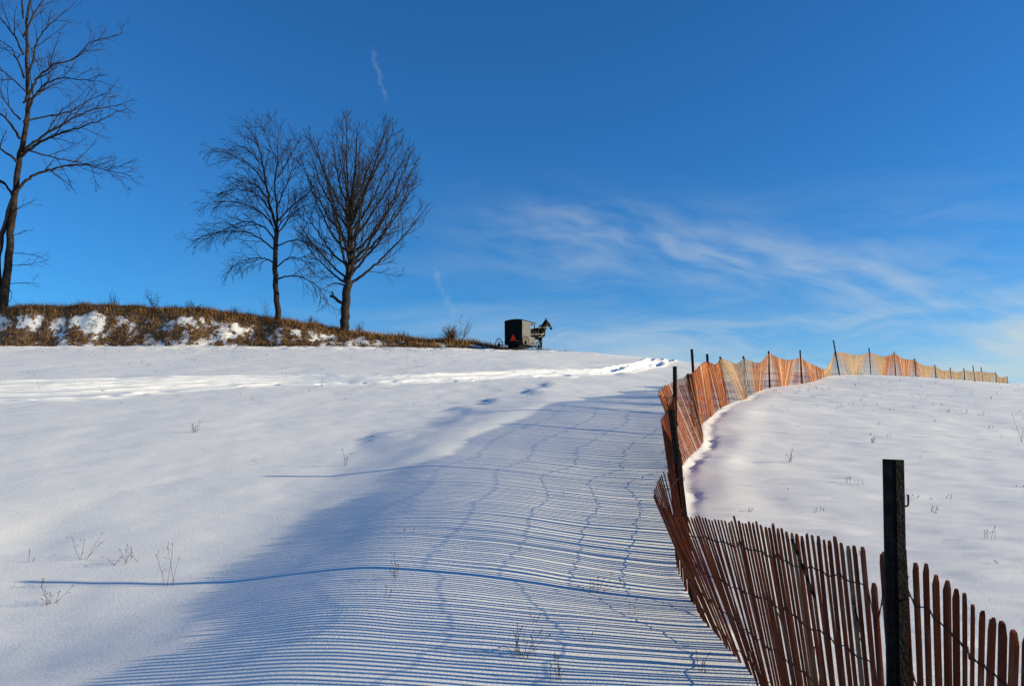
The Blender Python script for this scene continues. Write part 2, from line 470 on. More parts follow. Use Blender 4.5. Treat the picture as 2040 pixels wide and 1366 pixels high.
def build_ground():
    xs = graded([(-160, 12), (-60, 3), (-38, .22), (-20, .12), (-6.5, .05), (4.5, .08), (12, .2), (38, 2.5), (60, 10), (160, 0)])
    ys = graded([(-70, 6), (-8, .5), (1.5, .1), (4.4, .036), (12, .055), (20, .075), (38, .11), (59, .25), (66, 2.5), (90, 10), (300, 0)])
    X, Y = np.meshgrid(xs, ys)
    Z = gz(X.ravel(), Y.ravel())
    nx, ny = len(xs), len(ys)
    co = np.stack([X.ravel(), Y.ravel(), Z], 1).astype(np.float32)
    i = np.arange(nx - 1)[None, :] + (np.arange(ny - 1) * nx)[:, None]
    quads = np.stack([i, i + 1, i + nx + 1, i + nx], -1).reshape(-1, 4).astype(np.int32)
    me = bpy.data.meshes.new("ground")
    me.vertices.add(len(co))
    me.vertices.foreach_set("co", co.ravel())
    me.loops.add(quads.size)
    me.loops.foreach_set("vertex_index", quads.ravel())
    me.polygons.add(len(quads))
    me.polygons.foreach_set("loop_start", np.arange(0, quads.size, 4, dtype=np.int32))
    me.update(calc_edges=True)
    me.shade_smooth()
    at = me.attributes.new("soil", 'FLOAT', 'POINT')
    at.data.foreach_set("value", soil_amount(X.ravel(), Y.ravel()).astype(np.float32))
    rd = me.attributes.new("road", 'FLOAT', 'POINT')
    xr, yr = X.ravel(), Y.ravel()
    rv = sst(yr, 48.5, 51.5) * (1 - sst(yr, 54.5, 56)) * (1 - sst(xr, -4, 3)) * sst(xr, -34, -14)
    rd.data.foreach_set("value", rv.astype(np.float32))
    tk = me.attributes.new("churned", 'FLOAT', 'POINT')
    tv = np.zeros(xr.shape)
    mm = (yr > 15) & (yr < 51) & (xr > -36) & (xr < 12)
    for rt in RUTS + [TREAD]:
        dd, _ = seg_dist(xr[mm], yr[mm], catmull(rt, 5))
        tv[mm] = np.maximum(tv[mm], np.exp(-(dd / .34) ** 2))
    tk.data.foreach_set("value", tv.astype(np.float32))
    m, t = mat_new("snow_ground")
    geo = t.n('ShaderNodeNewGeometry').outputs['Position']
    s = t.n('ShaderNodeSeparateXYZ', {0: geo})
    soil = t.n('ShaderNodeAttribute', attribute_name="soil").outputs['Fac']
    road = t.n('ShaderNodeAttribute', attribute_name="road").outputs['Fac']
    big = t.noise(geo, .5, 4)
    snow = t.mix(t.ss(big, .3, .7), (.745, .74, .725, 1), (.785, .775, .755, 1))
    churn = t.n('ShaderNodeAttribute', attribute_name="churned").outputs['Fac']
    snow = t.mix(t.m('MULTIPLY', churn, t.ss(t.noise(geo, 1.3, 4), .25, .6)), snow, (.93, .93, .925, 1))
    earth_n = t.noise(geo, 3.0, 6, .65)
    earth = t.mix(t.ss(earth_n, .3, .7), (.07, .042, .022, 1), (.22, .135, .07, 1))
    edge = t.noise(geo, 2.2, 7, .72)
    f = t.ss(t.m('ADD', t.m('MULTIPLY', soil, 1.0), t.m('MULTIPLY', t.m('SUBTRACT', edge, .5), 2.2)), .40, .56)
    f = t.m('MULTIPLY', f, t.ss(soil, .02, .15))
    st = t.noise(t.xyz(t.m('MULTIPLY', s.outputs[0], 1.3), t.m('MULTIPLY', s.outputs[1], 3.0)), 1.0, 6, .7)
    f2 = t.m('MULTIPLY', road, t.ss(st, .56, .66))
    f = t.m('MAXIMUM', f, t.m('MULTIPLY', f2, .75))
    colr = t.mix(f, snow, earth)
    fine = t.noise(geo, 42.0, 5, .65)
    mid = t.noise(t.xyz(t.m('MULTIPLY', s.outputs[0], 2.0), t.m('MULTIPLY', s.outputs[1], 7.0), s.outputs[2]), 1.0, 4, .55)
    hgt = t.m('ADD', t.m('MULTIPLY', fine, .006), t.m('MULTIPLY', mid, .012))
    hgt = t.m('ADD', hgt, t.m('MULTIPLY', t.noise(geo, 120.0, 3, .7), .0026))
    bp = t.n('ShaderNodeBump', {'Strength': .8, 'Distance': 1.0, 'Height': hgt})
    b = t.n('ShaderNodeBsdfPrincipled', {'Base Color': colr, 'Roughness': .62, 'Specular IOR Level': .25, 'Normal': bp.outputs[0]})
    t.nt.links.new(b.outputs[0], t.n('ShaderNodeOutputMaterial').inputs[0])
    me.materials.append(m)
    ob = bpy.data.objects.new("snowy_hillside", me)
    col.objects.link(ob)
    tag(ob, kind="structure")


build_ground()

# ------------------------------------------------------------------ snow fence
FENCE_TOP = [(1.22, -4.0, 1.05), (1.2, -1.0, 1.1), (1.22, 1.0, 1.12), (1.27, 2.00, 1.15), (1.34, 2.40, 1.17), (1.36, 2.68, 1.23), (1.35, 2.80, 1.24), (1.33, 3.05, 1.23), (1.33, 3.70, 1.21), (1.31, 4.60, 1.17), (1.26, 5.40, 1.12), (1.17, 6.00, 1.13),
             (1.15, 6.35, 1.21), (1.25, 6.70, 1.31), (1.34, 6.95, 1.36), (1.50, 7.20, 1.44), (1.61, 7.40, 1.54), (1.71, 8.30, 1.66), (1.84, 9.50, 1.90), (2.02, 10.20, 2.01), (2.21, 10.80, 2.17), (2.43, 11.50, 2.36),
             (2.47, 12.30, 2.40), (2.48, 13.00, 2.49), (2.74, 13.70, 2.68), (3.14, 14.50, 2.86), (3.51, 15.30, 3.02), (3.83, 16.20, 3.16), (4.29, 17.40, 3.45), (4.81, 18.80, 3.68), (5.20, 19.70, 3.71), (5.73, 21.00, 4.01),
             (6.54, 22.60, 4.06), (7.28, 24.00, 4.38), (8.02, 25.00, 4.33), (8.75, 26.00, 4.80), (9.66, 27.20, 4.70), (10.80, 28.60, 4.94), (11.75, 29.80, 4.78), (12.62, 31.00, 4.72), (13.95, 33.00, 5.69), (15.44, 34.50, 5.76),
             (16.85, 36.00, 6.04), (18.04, 37.20, 5.99), (19.29, 38.50, 6.32), (20.42, 39.80, 6.16), (21.62, 41.00, 6.25), (22.76, 42.20, 6.05), (24.06, 43.50, 6.18), (25.23, 44.70, 6.02), (26.36, 46.00, 6.23),
             (27.18, 46.80, 6.13), (28.12, 47.60, 6.36), (29.22, 48.40, 6.32), (30.22, 49.20, 6.40), (31.91, 50.50, 6.46), (32.53, 51.00, 6.17), (33.62, 52.00, 6.33)]
SLAT_L = 1.22


def wood(name, cols, grey):
    m, t = mat_new(name)
    tc = t.n('ShaderNodeTexCoord').outputs['Object']
    s = t.n('ShaderNodeSeparateXYZ', {0: tc})
    oi = t.n('ShaderNodeObjectInfo').outputs['Random']
    isl = t.n('ShaderNodeNewGeometry').outputs['Random Per Island']
    r = t.m('FRACT', t.m('ADD', oi, isl))
    r2 = t.m('FRACT', t.m('MULTIPLY', r, 7.31))
    seed = t.m('MULTIPLY', r, 50.0)
    grain = t.noise(t.xyz(t.m('MULTIPLY', s.outputs[0], 90.0), t.m('MULTIPLY', s.outputs[1], 90.0), t.m('ADD', t.m('MULTIPLY', s.outputs[2], 3.0), seed)), 1.0, 5, .6)
    blot = t.noise(t.xyz(t.m('MULTIPLY', s.outputs[0], 9.0), t.m('ADD', seed, 3.0), t.m('MULTIPLY', s.outputs[2], 4.0)), 1.0, 4, .6)
    a = t.mix(r, cols[0] + (1,), cols[1] + (1,))
    c = t.mix(t.ss(grain, .3, .75), t.mix(1.0, a, (.55, .5, .45, 1), 'MULTIPLY'), a)
    g = t.m('MULTIPLY', t.ss(blot, .50, .75), .55)
    g = t.m('MAXIMUM', g, t.m('MULTIPLY', t.m('GREATER_THAN', r2, grey), .75))
    c = t.mix(g, c, cols[2] + (1,))
    bp = t.n('ShaderNodeBump', {'Strength': .5, 'Distance': .002, 'Height': grain})
    b = t.n('ShaderNodeBsdfPrincipled', {'Base Color': c, 'Roughness': .85, 'Specular IOR Level': .06, 'Normal': bp.outputs[0]})
    t.nt.links.new(b.outputs[0], t.n('ShaderNodeOutputMaterial').inputs[0])
    return m


M_RED_SHADED = wood("red_stained_lath_shaded", ((.13, .026, .011), (.25, .055, .021), (.18, .11, .065)), .95)  # red-stained lath with the shade of the near bays put into its colour
M_RED_SUNLIT = wood("red_stained_lath_sunlit", ((.27, .066, .021), (.45, .135, .046), (.50, .33, .20)), .88)  # same red stain, brightened to orange to paint in the sunlight
M_RUST = wood("rusty_lath", ((.33, .105, .04), (.44, .19, .09), (.50, .36, .25)), .72)
M_PALE = wood("weathered_lath", ((.40, .29, .19), (.50, .40, .29), (.38, .20, .11)), .75)
M_STEEL = plain("dark_post_steel", (.013, .011, .010), .8, .6, 22, .10, 0, .8)
M_WIRE = plain("rusted_wire", (.035, .026, .021), .7, .3, 60, .15, .0)


def fence_curves(n=40):
    B = catmull(FENCE_BASE, n)
    T = np.array(FENCE_TOP)
    out = catmull(FENCE_TOP, n)
    # beyond the near bays the top hangs in cusps from the posts
    peaks = [i for i in range(1, len(T) - 1) if T[i, 2] - T[i - 1, 2] > -.02 and T[i, 2] - .5 * (T[i - 1, 2] + T[i + 1, 2]) > .05]
    for i in range(len(T) - 1):
        if T[i, 1] < 18:
            continue
        up, dn = (i + 1) in peaks, i in peaks
        for k in range(n):
            t = k / n
            if dn and not up:
                q = 1 - (1 - t) ** 2
            elif up and not dn:
                q = t * t
            else:
                q = t
            out[i * n + k, 2] = T[i, 2] + (T[i + 1, 2] - T[i, 2]) * q
    return B, out, peaks


def build_fence():
    rng = random.Random(5)
    n = 40
    B, T, peaks = fence_curves(n)
    arc = np.r_[0, np.cumsum(np.linalg.norm(np.diff(.5 * (B + T[:, :2]), axis=0), axis=1))]
    par = np.arange(len(B)) / n
    pk = np.array([p for p in peaks if T[p * n, 1] > 18], float)
    root = empty("snow_fence", (1.38, 2.86, g1(1.38, 2.86)))
    tag(root, "long wavy slatted snow fence of red-brown and pale laths climbing the hill", "fence")
    inv = Matrix.Translation(-root.location)

    # four cuts of lath, shared by all slats
    cuts = []
    for k, (w, top) in enumerate(((.031, [(1, -.030), (.62, 0), (.30, 0), (0, -.012)]), (.032, [(1, -.036), (.45, 0), (.22, -.002), (0, -.020)]),
                                  (.030, [(1, -.012), (.80, 0), (.36, -.003), (0, -.034)]), (.031, [(1, -.045), (.75, -.012), (.5, -.022), (.28, -.002), (0, -.015)]))):
        mb = MB()
        poly = [(-w / 2, -SLAT_L), (w / 2, -SLAT_L + .004 * k)] + [((x - .5) * w, z) for x, z in top]
        mb.prism(poly, V(1, 0, 0), V(0, 0, 1), V(0, 1, 0), V(0, -.0045, 0), .009)
        me = bpy.data.meshes.new("slat")
        me.from_pydata([tuple(v) for v in mb.v], [], mb.f)
        me.update()
        me.materials.append(M_RED_SHADED)
        cuts.append(me)

    slats = []
    s = 0.0
    broken = {}
    while s < arc[-1]:
        p = float(np.interp(s, arc, par))
        top = V(*[np.interp(p, par, T[:, c]) for c in range(3)])
        # slats fan out below each hanging point
        pb = p
        if len(pk) and top.y > 18:
            j = np.argmin(np.abs(pk - p))
            dd = p - pk[j]
            pb = p + .42 * math.sin(max(-1, min(1, dd)) * math.pi) * math.exp(-abs(dd) * .6)
        b = V(np.interp(pb, par, B[:, 0]), np.interp(pb, par, B[:, 1]), 0)
        tan = V(np.interp(p + .05, par, B[:, 0]) - np.interp(p - .05, par, B[:, 0]), np.interp(p + .05, par, B[:, 1]) - np.interp(p - .05, par, B[:, 1]), 0)
        if tan.length < 1e-6:
            tan = V(0, 1, 0)
        tan.normalize()
        slats.append([p, top, b, tan])
        s += .060 + rng.uniform(-.006, .006)
    gb = gz(np.array([q[2].x for q in slats]), np.array([q[2].y for q in slats]))
    frames = []
    for (p, top, b, tan), zb in zip(slats, gb):
        b.z = zb
        ax = (top - b)
        ax.normalize()
        ax = (ax + tan * rng.gauss(0, .012) + tan.cross(V(0, 0, 1)) * rng.gauss(0, .006)).normalized()
        x = (tan - ax * tan.dot(ax)).normalized()
        a = rng.gauss(0, .055)
        y = ax.cross(x)
        x = (x * math.cos(a) + y * math.sin(a)).normalized()
        y = ax.cross(x)
        t2 = top + ax * rng.gauss(0, .010)
        frames.append((p, t2, x, y, ax, max(1.0, ((top - b).length + .03) / SLAT_L)))
    # two laths snapped short beside the near post
    def snap(near_y, drop):
        k = min(range(len(frames)), key=lambda i: abs(frames[i][1].y - near_y))
        f = frames[k]
        frames[k] = (f[0], f[1] - f[4] * drop, f[2], f[3], f[4], f[5])
    snap(2.93, .13)
    snap(7.05, .05)

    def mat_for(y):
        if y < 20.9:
            return M_RED_SHADED if y < 11.6 else M_RED_SUNLIT  # near bays get the darkened copy, sunlit bays beyond the brightened one
        if y < 24.6: return M_PALE
        if y < 31.2: return M_RUST
        if y < 37.3: return M_PALE
        if y < 42.0: return M_RUST
        return M_PALE
    first = next(i for i, f in enumerate(frames) if f[1].y > 1.75)
    last = first + 300
    for i in range(first, last):
        p, t, x, y, ax, k = frames[i]
        ob = bpy.data.objects.new("slat", cuts[rng.choice((0, 0, 1, 1, 2, 2, 3))])
        col.objects.link(ob)
        ob.parent = root
        M = Matrix((x, y, ax * k)).transposed().to_4x4()
        M.translation = t
        ob.matrix_basis = inv @ M
        ob.material_slots[0].link = 'OBJECT'
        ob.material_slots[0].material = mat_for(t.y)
    # the rest of the slats, too fine to pick apart
    packs = {}
    for i in list(range(0, first)) + list(range(last, len(frames))):
        p, t, x, y, ax, sc = frames[i]
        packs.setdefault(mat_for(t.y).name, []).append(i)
    mats = {m.name: m for m in (M_RED_SHADED, M_RED_SUNLIT, M_RUST, M_PALE)}
    vs, fs, mi = [], [], []
    for k, mn in enumerate(packs):
        for i in packs[mn]:
            p, t, x, y, ax, sc = frames[i]
            me = cuts[i % 4]
            b0 = len(vs)
            for v in me.vertices:
                vs.append(t + x * v.co.x + y * v.co.y + ax * (v.co.z * sc) - root.location)
            for f in me.polygons:
                fs.append(tuple(b0 + q for q in f.vertices))
                mi.append(k)
    far = mesh_ob("distant_slats", vs, fs, None, root)
    for mn in packs:
        far.data.materials.append(mats[mn])
    far.data.polygons.foreach_set("material_index", mi)
    tag(far, kind="stuff")
    # wires: two strands twisted between the laths
    for h in (.15, .42, .68, .93, 1.12):
        mb = MB()
        for sgn in (1, -1):
            pts = []
            for k, (p, t, x, y, ax, sc) in enumerate(frames):
                o = .0072 if (k % 2) * 2 - 1 == sgn else -.0072
                wob = .007 * math.sin(k * .19 + h * 9) + .003 * math.sin(k * .83 + h * 5)
                pts.append(t - ax * (h + wob) + y * o - root.location)
            nearc = sum(1 for f in frames if f[1].y < 27)
            mb.tube(pts[:nearc], .0025, 4)
            if sgn == 1:
                mb.tube(pts[nearc - 1:], .0045, 3)
        mb.build("wire", M_WIRE, root)

    # posts: base (x, y), top (x, y, z), flange width
    POSTS = [((1.25, 2.72), (1.335, 2.72, 1.557), .071, 1), ((1.66, 7.12), (1.51, 7.30, 1.95), .062, 1), ((2.40, 11.5), (2.45, 11.5, 2.80), .060, 1), ((3.60, 15.15), (3.49, 15.2, 3.04), .055, 0),
             ((4.08, 17.05), (4.01, 17.0, 3.76), .058, 1), ((4.84, 18.75), (4.81, 18.8, 3.87), .060, 0), ((5.85, 20.95), (5.73, 21.0, 4.06), .055, 0), ((7.32, 23.95), (7.28, 24.0, 4.43), .055, 0),
             ((8.75, 26.05), (8.75, 26.0, 4.84), .055, 0), ((10.84, 28.65), (10.81, 28.6, 5.20), .055, 0), ((14.15, 33.0), (13.94, 33.0, 6.19), .055, 0), ((16.87, 36.0), (16.87, 36.0, 6.23), .055, 0),
             ((19.29, 38.5), (19.29, 38.5, 6.35), .055, 0), ((21.63, 41.0), (21.63, 41.0, 6.31), .055, 0), ((24.1, 43.5), (24.07, 43.5, 6.24), .055, 0), ((26.37, 46.0), (26.37, 46.0, 6.33), .055, 0),
             ((28.13, 47.6), (28.13, 47.6, 6.46), .055, 0), ((29.3, 48.4), (29.19, 48.4, 6.70), .055, 0), ((30.3, 49.2), (30.18, 49.2, 6.69), .055, 0), ((31.91, 50.5), (31.91, 50.5, 6.50), .055, 0), ((33.62, 52.0), (33.62, 52.0, 6.36), .055, 0),
             ((1.12, -1.2), (1.12, -1.2, 1.5), .065, 0)]
    for (bx, by), tp, w, hooks in POSTS:
        tp = V(*tp)
        bs = V(bx, by, g1(bx, by) - .3)
        ax = (tp - bs).normalized()
        fw = V(-.05, -1, 0)
        fw = (fw - ax * fw.dot(ax)).normalized()       # flange faces down the hill
        sx = ax.cross(fw)
        h = w / 2
        poly = [(-h, .004), (-h * .93, .009), (-h * .30, .010), (-h * .16, .002), (h * .02, .002), (h * .14, .010), (h * .93, .009), (h, .004), (h, -.004), (h * .2, -.006), (h * .10, -.045), (-h * .14, -.045), (-h * .24, -.006), (-h, -.004)]
        mb = MB()
        mb.prism(poly, sx, fw, ax, bs - root.location, (tp - bs).length)
        for q in range(int((tp - bs).length / .05)):
            c = bs - root.location + ax * (.03 + q * .05) + fw * .002 - sx * h * .07
            mb.box((-.004, -.002, -.008), (.004, .006, .008), Matrix.Translation(c) @ Matrix((sx, fw, ax)).transposed().to_4x4())
        po = mb.build("post", M_STEEL, root)
        if hooks:
            for dist, sz in ((.155, 1.0), (.405, .35), (.66, .8)):
                mb = MB()
                c = tp - ax * dist - root.location - sx * (-h)
                pts = [c - sx * .006, c + sx * .006 * sz - ax * .004, c + sx * .012 * sz, c + sx * .013 * sz + ax * .016 * sz, c + sx * .013 * sz + ax * .036 * sz]
                mb.tube(pts, [.0035] * 5, 5)
                mb.build("hook", M_STEEL, po)
    # snapped lath caught in the wires and a stray straw
    def lath(a, b, w, name, m):
        a, b = V(*a), V(*b)
        ax = (b - a).normalized()
        x = ax.cross(V(0, -1, 0)).normalized()
        y = ax.cross(x)
        mb = MB()
        mb.prism([(-w / 2, -.004), (w / 2, -.004), (w * .3, .004), (-w / 2, .003)], x, y, ax, a - root.location, (b - a).length)
        return mb.build(name, m, root)
    lath((1.315, 3.70, 1.17), (1.30, 3.42, .96), .013, "splinter", M_STEEL)
    lath((1.325, 3.10, 1.02), (1.325, 3.04, .90), .008, "splinter", M_STEEL)
    # the bent straw of dead vine hanging in the near bay
    mb = MB()
    for (x0, y0, z0, L, sd) in ((1.30, 3.45, .75, .7, 1), (1.30, 3.9, .80, .5, 2), (1.30, 3.38, .70, .7, 3), (1.31, 3.05, 1.0, .16, 4)):
        r2 = random.Random(sd)
        pts, q = [], V(x0, y0, z0)
        d = V(-.02, .0, -1)
        for k in range(9):
            pts.append(q - root.location)
            d = (d + V(r2.gauss(0, .12), r2.gauss(0, .28), r2.gauss(0, .08))).normalized()
            q = q + d * L / 8
        mb.tube(pts, [.0032] * 5 + [.0022] * 4, 4)
    tag(mb.build("dead_vine", plain("vine_bark", (.09, .055, .03), .8), root), kind=None)
    return root


build_fence()

# ------------------------------------------------------------------ bank vegetation
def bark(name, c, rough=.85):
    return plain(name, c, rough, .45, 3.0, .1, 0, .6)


def build_grass():
    rng = np.random.default_rng(3)

    def scatter(n, fn):
        X = rng.uniform(-52, 12, n)
        Y = rng.uniform(54.6, 61.5, n)
        keep = rng.random(n) < fn(X, Y)
        return X[keep], Y[keep]

    def blades(X, Y, hlo, hhi, w, lean, name, mat, flat=0.0):
        n = len(X)
        Z = gz(X, Y) - .03
        h = rng.uniform(hlo, hhi, n) * rng.uniform(.6, 1.15, n)
        a = rng.uniform(0, 2 * np.pi, n)
        ln = np.abs(rng.normal(0, lean, n)) + flat * rng.random(n)
        tip = np.stack([X + np.cos(a) * h * np.sin(ln) - .10 * h, Y + np.sin(a) * h * np.sin(ln), Z + h * np.cos(ln)], 1)
        mid = np.stack([X + np.cos(a) * h * np.sin(ln) * .32, Y + np.sin(a) * h * np.sin(ln) * .32, Z + h * np.cos(ln) * .58], 1)
        b = rng.uniform(0, np.pi, n)
        ww = w * rng.uniform(.6, 1.4, n)
        off = np.stack([np.cos(b) * ww, np.sin(b) * ww, 0 * b], 1)
        base = np.stack([X, Y, Z], 1)
        v = np.stack([base - off, base + off, mid + off * .7, mid - off * .7, tip], 1).reshape(-1, 3).astype(np.float32)
        k = np.arange(n)[:, None] * 5
        loops = (k + np.array([[0, 1, 2, 3, 3, 2, 4]])).ravel().astype(np.int32)
        starts = (np.arange(n)[:, None] * 7 + np.array([[0, 4]])).ravel().astype(np.int32)
        me = bpy.data.meshes.new(name)
        me.vertices.add(len(v))
        me.vertices.foreach_set("co", v.ravel())
        me.loops.add(len(loops))
        me.loops.foreach_set("vertex_index", loops)
        me.polygons.add(len(starts))
        me.polygons.foreach_set("loop_start", starts)
        me.update(calc_edges=True)
        me.materials.append(mat)
        ob = bpy.data.objects.new(name, me)
        col.objects.link(ob)
        return ob

    def f_top(X, Y):
        h, b = bank_amount(X, Y)
        return sst(b, .70, .9) * (1 - .7 * sst(Y, 59.5, 61.5)) * (.25 + .75 * sst(fbm(X * .8, Y * .8, 7, 2), -.35, .25)) * (h > .05)

    def f_face(X, Y):
        h, b = bank_amount(X, Y)
        return sst(soil_amount(X, Y) + .9 * fbm(X * 1.4, Y * 1.6, 17, 3), .30, .75) * (h > .05) * (b > .03)

    def f_tuft(X, Y):
        h, b = bank_amount(X, Y)
        return (fbm(X * 1.15, Y * 1.2, 27, 2) > .06) * (b > .06) * (h > .05)
    tan = plain("dead_grass", (.20, .115, .05), .8, .35, .6, .1, island=True)
    rus = plain("dead_bracken", (.16, .085, .038), .85, .35, .6, .1, island=True)
    X, Y = scatter(120000, f_top)
    o = blades(X, Y, .20, .62, .012, .42, "dry_grass", tan)
    tag(o, "tawny dry grass fringing the top of the bank against the sky", "grass", kind="stuff")
    X, Y = scatter(110000, f_face)
    o = blades(X, Y, .20, .46, .018, .7, "dead_bracken", rus, .7)
    tag(o, "matted rust-brown dead growth in patches on the snowy bank", "undergrowth", kind="stuff")
    X, Y = scatter(60000, f_tuft)
    o = blades(X, Y, .15, .40, .014, .55, "grass_tufts", tan, .5)
    tag(o, "small tan grass tufts poking through snow on the bank face", "grass", kind="stuff")
    # a few wisps and stalks that stand above the fringe
    n = 900
    X = rng.uniform(-50, 11, n)
    Y = rng.uniform(57.6, 59.5, n)
    o = blades(X, Y, .45, 1.05, .010, .2, "tall_grass_stalks", tan)
    tag(o, "thin tall stalks standing singly above the bank's grass fringe", "grass", kind="stuff")


build_grass()


# ------------------------------------------------------------------ bare trees
def smooth_poly(pts, n=5):
    return [Vector(p) for p in catmull([tuple(p) for p in pts], n)]


def rot_off(d, ang, az):
    o = d.orthogonal().normalized()
    s = d.cross(o)
    return (d * math.cos(ang) + (o * math.cos(az) + s * math.sin(az)) * math.sin(ang)).normalized()


class Tree:
    def __init__(self, name, label, base, mat, seed):
        self.rng = random.Random(seed)
        self.root = empty(name, base)
        tag(self.root, label, "tree", "bare trees on the bank")
        self.mat = mat
        self.crown = MB()
        self.env = None

    def limb(self, pts, r0, r1, name="limb", sides=7, n=5):
        P = smooth_poly(pts, n)
        m = len(P)
        rg = self.rng
        for i in range(1, m - 1):
            P[i] = P[i] + V(rg.gauss(0, 1), rg.gauss(0, 1), rg.gauss(0, 1)) * min(.035, r0 * .3)
        rad = [r0 + (r1 - r0) * (i / (m - 1)) ** .85 for i in range(m)]
        if name == "trunk":
            rad[0] *= 1.45
            rad[1] *= 1.12
        mb = MB()
        mb.tube(P, rad, sides)
        mb.build(name, self.mat, self.root, True)
        return P, rad

    def spawn(self, P, rad, lev, spec):
        """side shoots along the polyline P"""
        sp = spec[lev]
        rg = self.rng
        tot = sum((b - a).length for a, b in zip(P[:-1], P[1:]))
        s = tot * sp['from'] + rg.random() * sp['step']
        acc, i = 0.0, 0
        side = rg.random() * 6.28
        while s < tot:
            while i < len(P) - 2 and acc + (P[i + 1] - P[i]).length < s:
                acc += (P[i + 1] - P[i]).length
                i += 1
            seg = P[i + 1] - P[i]
            f = min(1, (s - acc) / max(seg.length, 1e-6))
            p = P[i] + seg * f
            r = rad[i] + (rad[i + 1] - rad[i]) * f
            fr = s / tot
            side += 2.4 + rg.uniform(-.5, .5)
            d = rot_off(seg.normalized(), R(sp['ang'] + rg.uniform(-12, 12)), side)
            L = sp['len'] * (1.15 - .75 * fr) * rg.uniform(.6, 1.25)
            self.shoot(p, d, L, max(sp['rmin'], min(r * .62, sp['r'] * (.6 + .4 * L / sp['len']))), lev, spec)
            s += sp['step'] * rg.uniform(.6, 1.4)

    def shoot(self, p, d, L, r, lev, spec):
        sp = spec[lev]
        rg = self.rng
        n = sp['seg']
        P = [p]
        d = d.copy()
        for k in range(n):
            d = (d + V(0, 0, sp['up']) * (1.0 / n) + V(rg.gauss(0, 1), rg.gauss(0, 1), rg.gauss(0, 1)) * sp['wig'] + sp.get('wind', V(0, 0, 0)) * (1.0 / n)).normalized()
            q = P[-1] + d * (L / n)
            if self.env and k > 0 and not self.env(q):
                break
            P.append(q)
        if len(P) < 2:
            return
        m = len(P)
        rad = [max(sp['rmin'] * .8, r * (1 - .72 * i / (m - 1))) for i in range(m)]
        self.crown.tube(P, rad, sp.get('sides', 3), cap=False)
        if lev + 1 < len(spec):
            self.spawn(P, rad, lev + 1, spec)

    def done(self):
        o = self.crown.build("crown", self.mat, self.root)
        return o


def px_tree(base_px, k, lean):
    """limb outlines measured as (right, up) offsets, metres"""
    return lambda pts, depth: [V((x - base_px[0]) / k - lean * (base_px[1] - y) / k, depth * i / max(1, len(pts) - 1), (base_px[1] - y) / k) for i, (x, y) in enumerate(pts)]


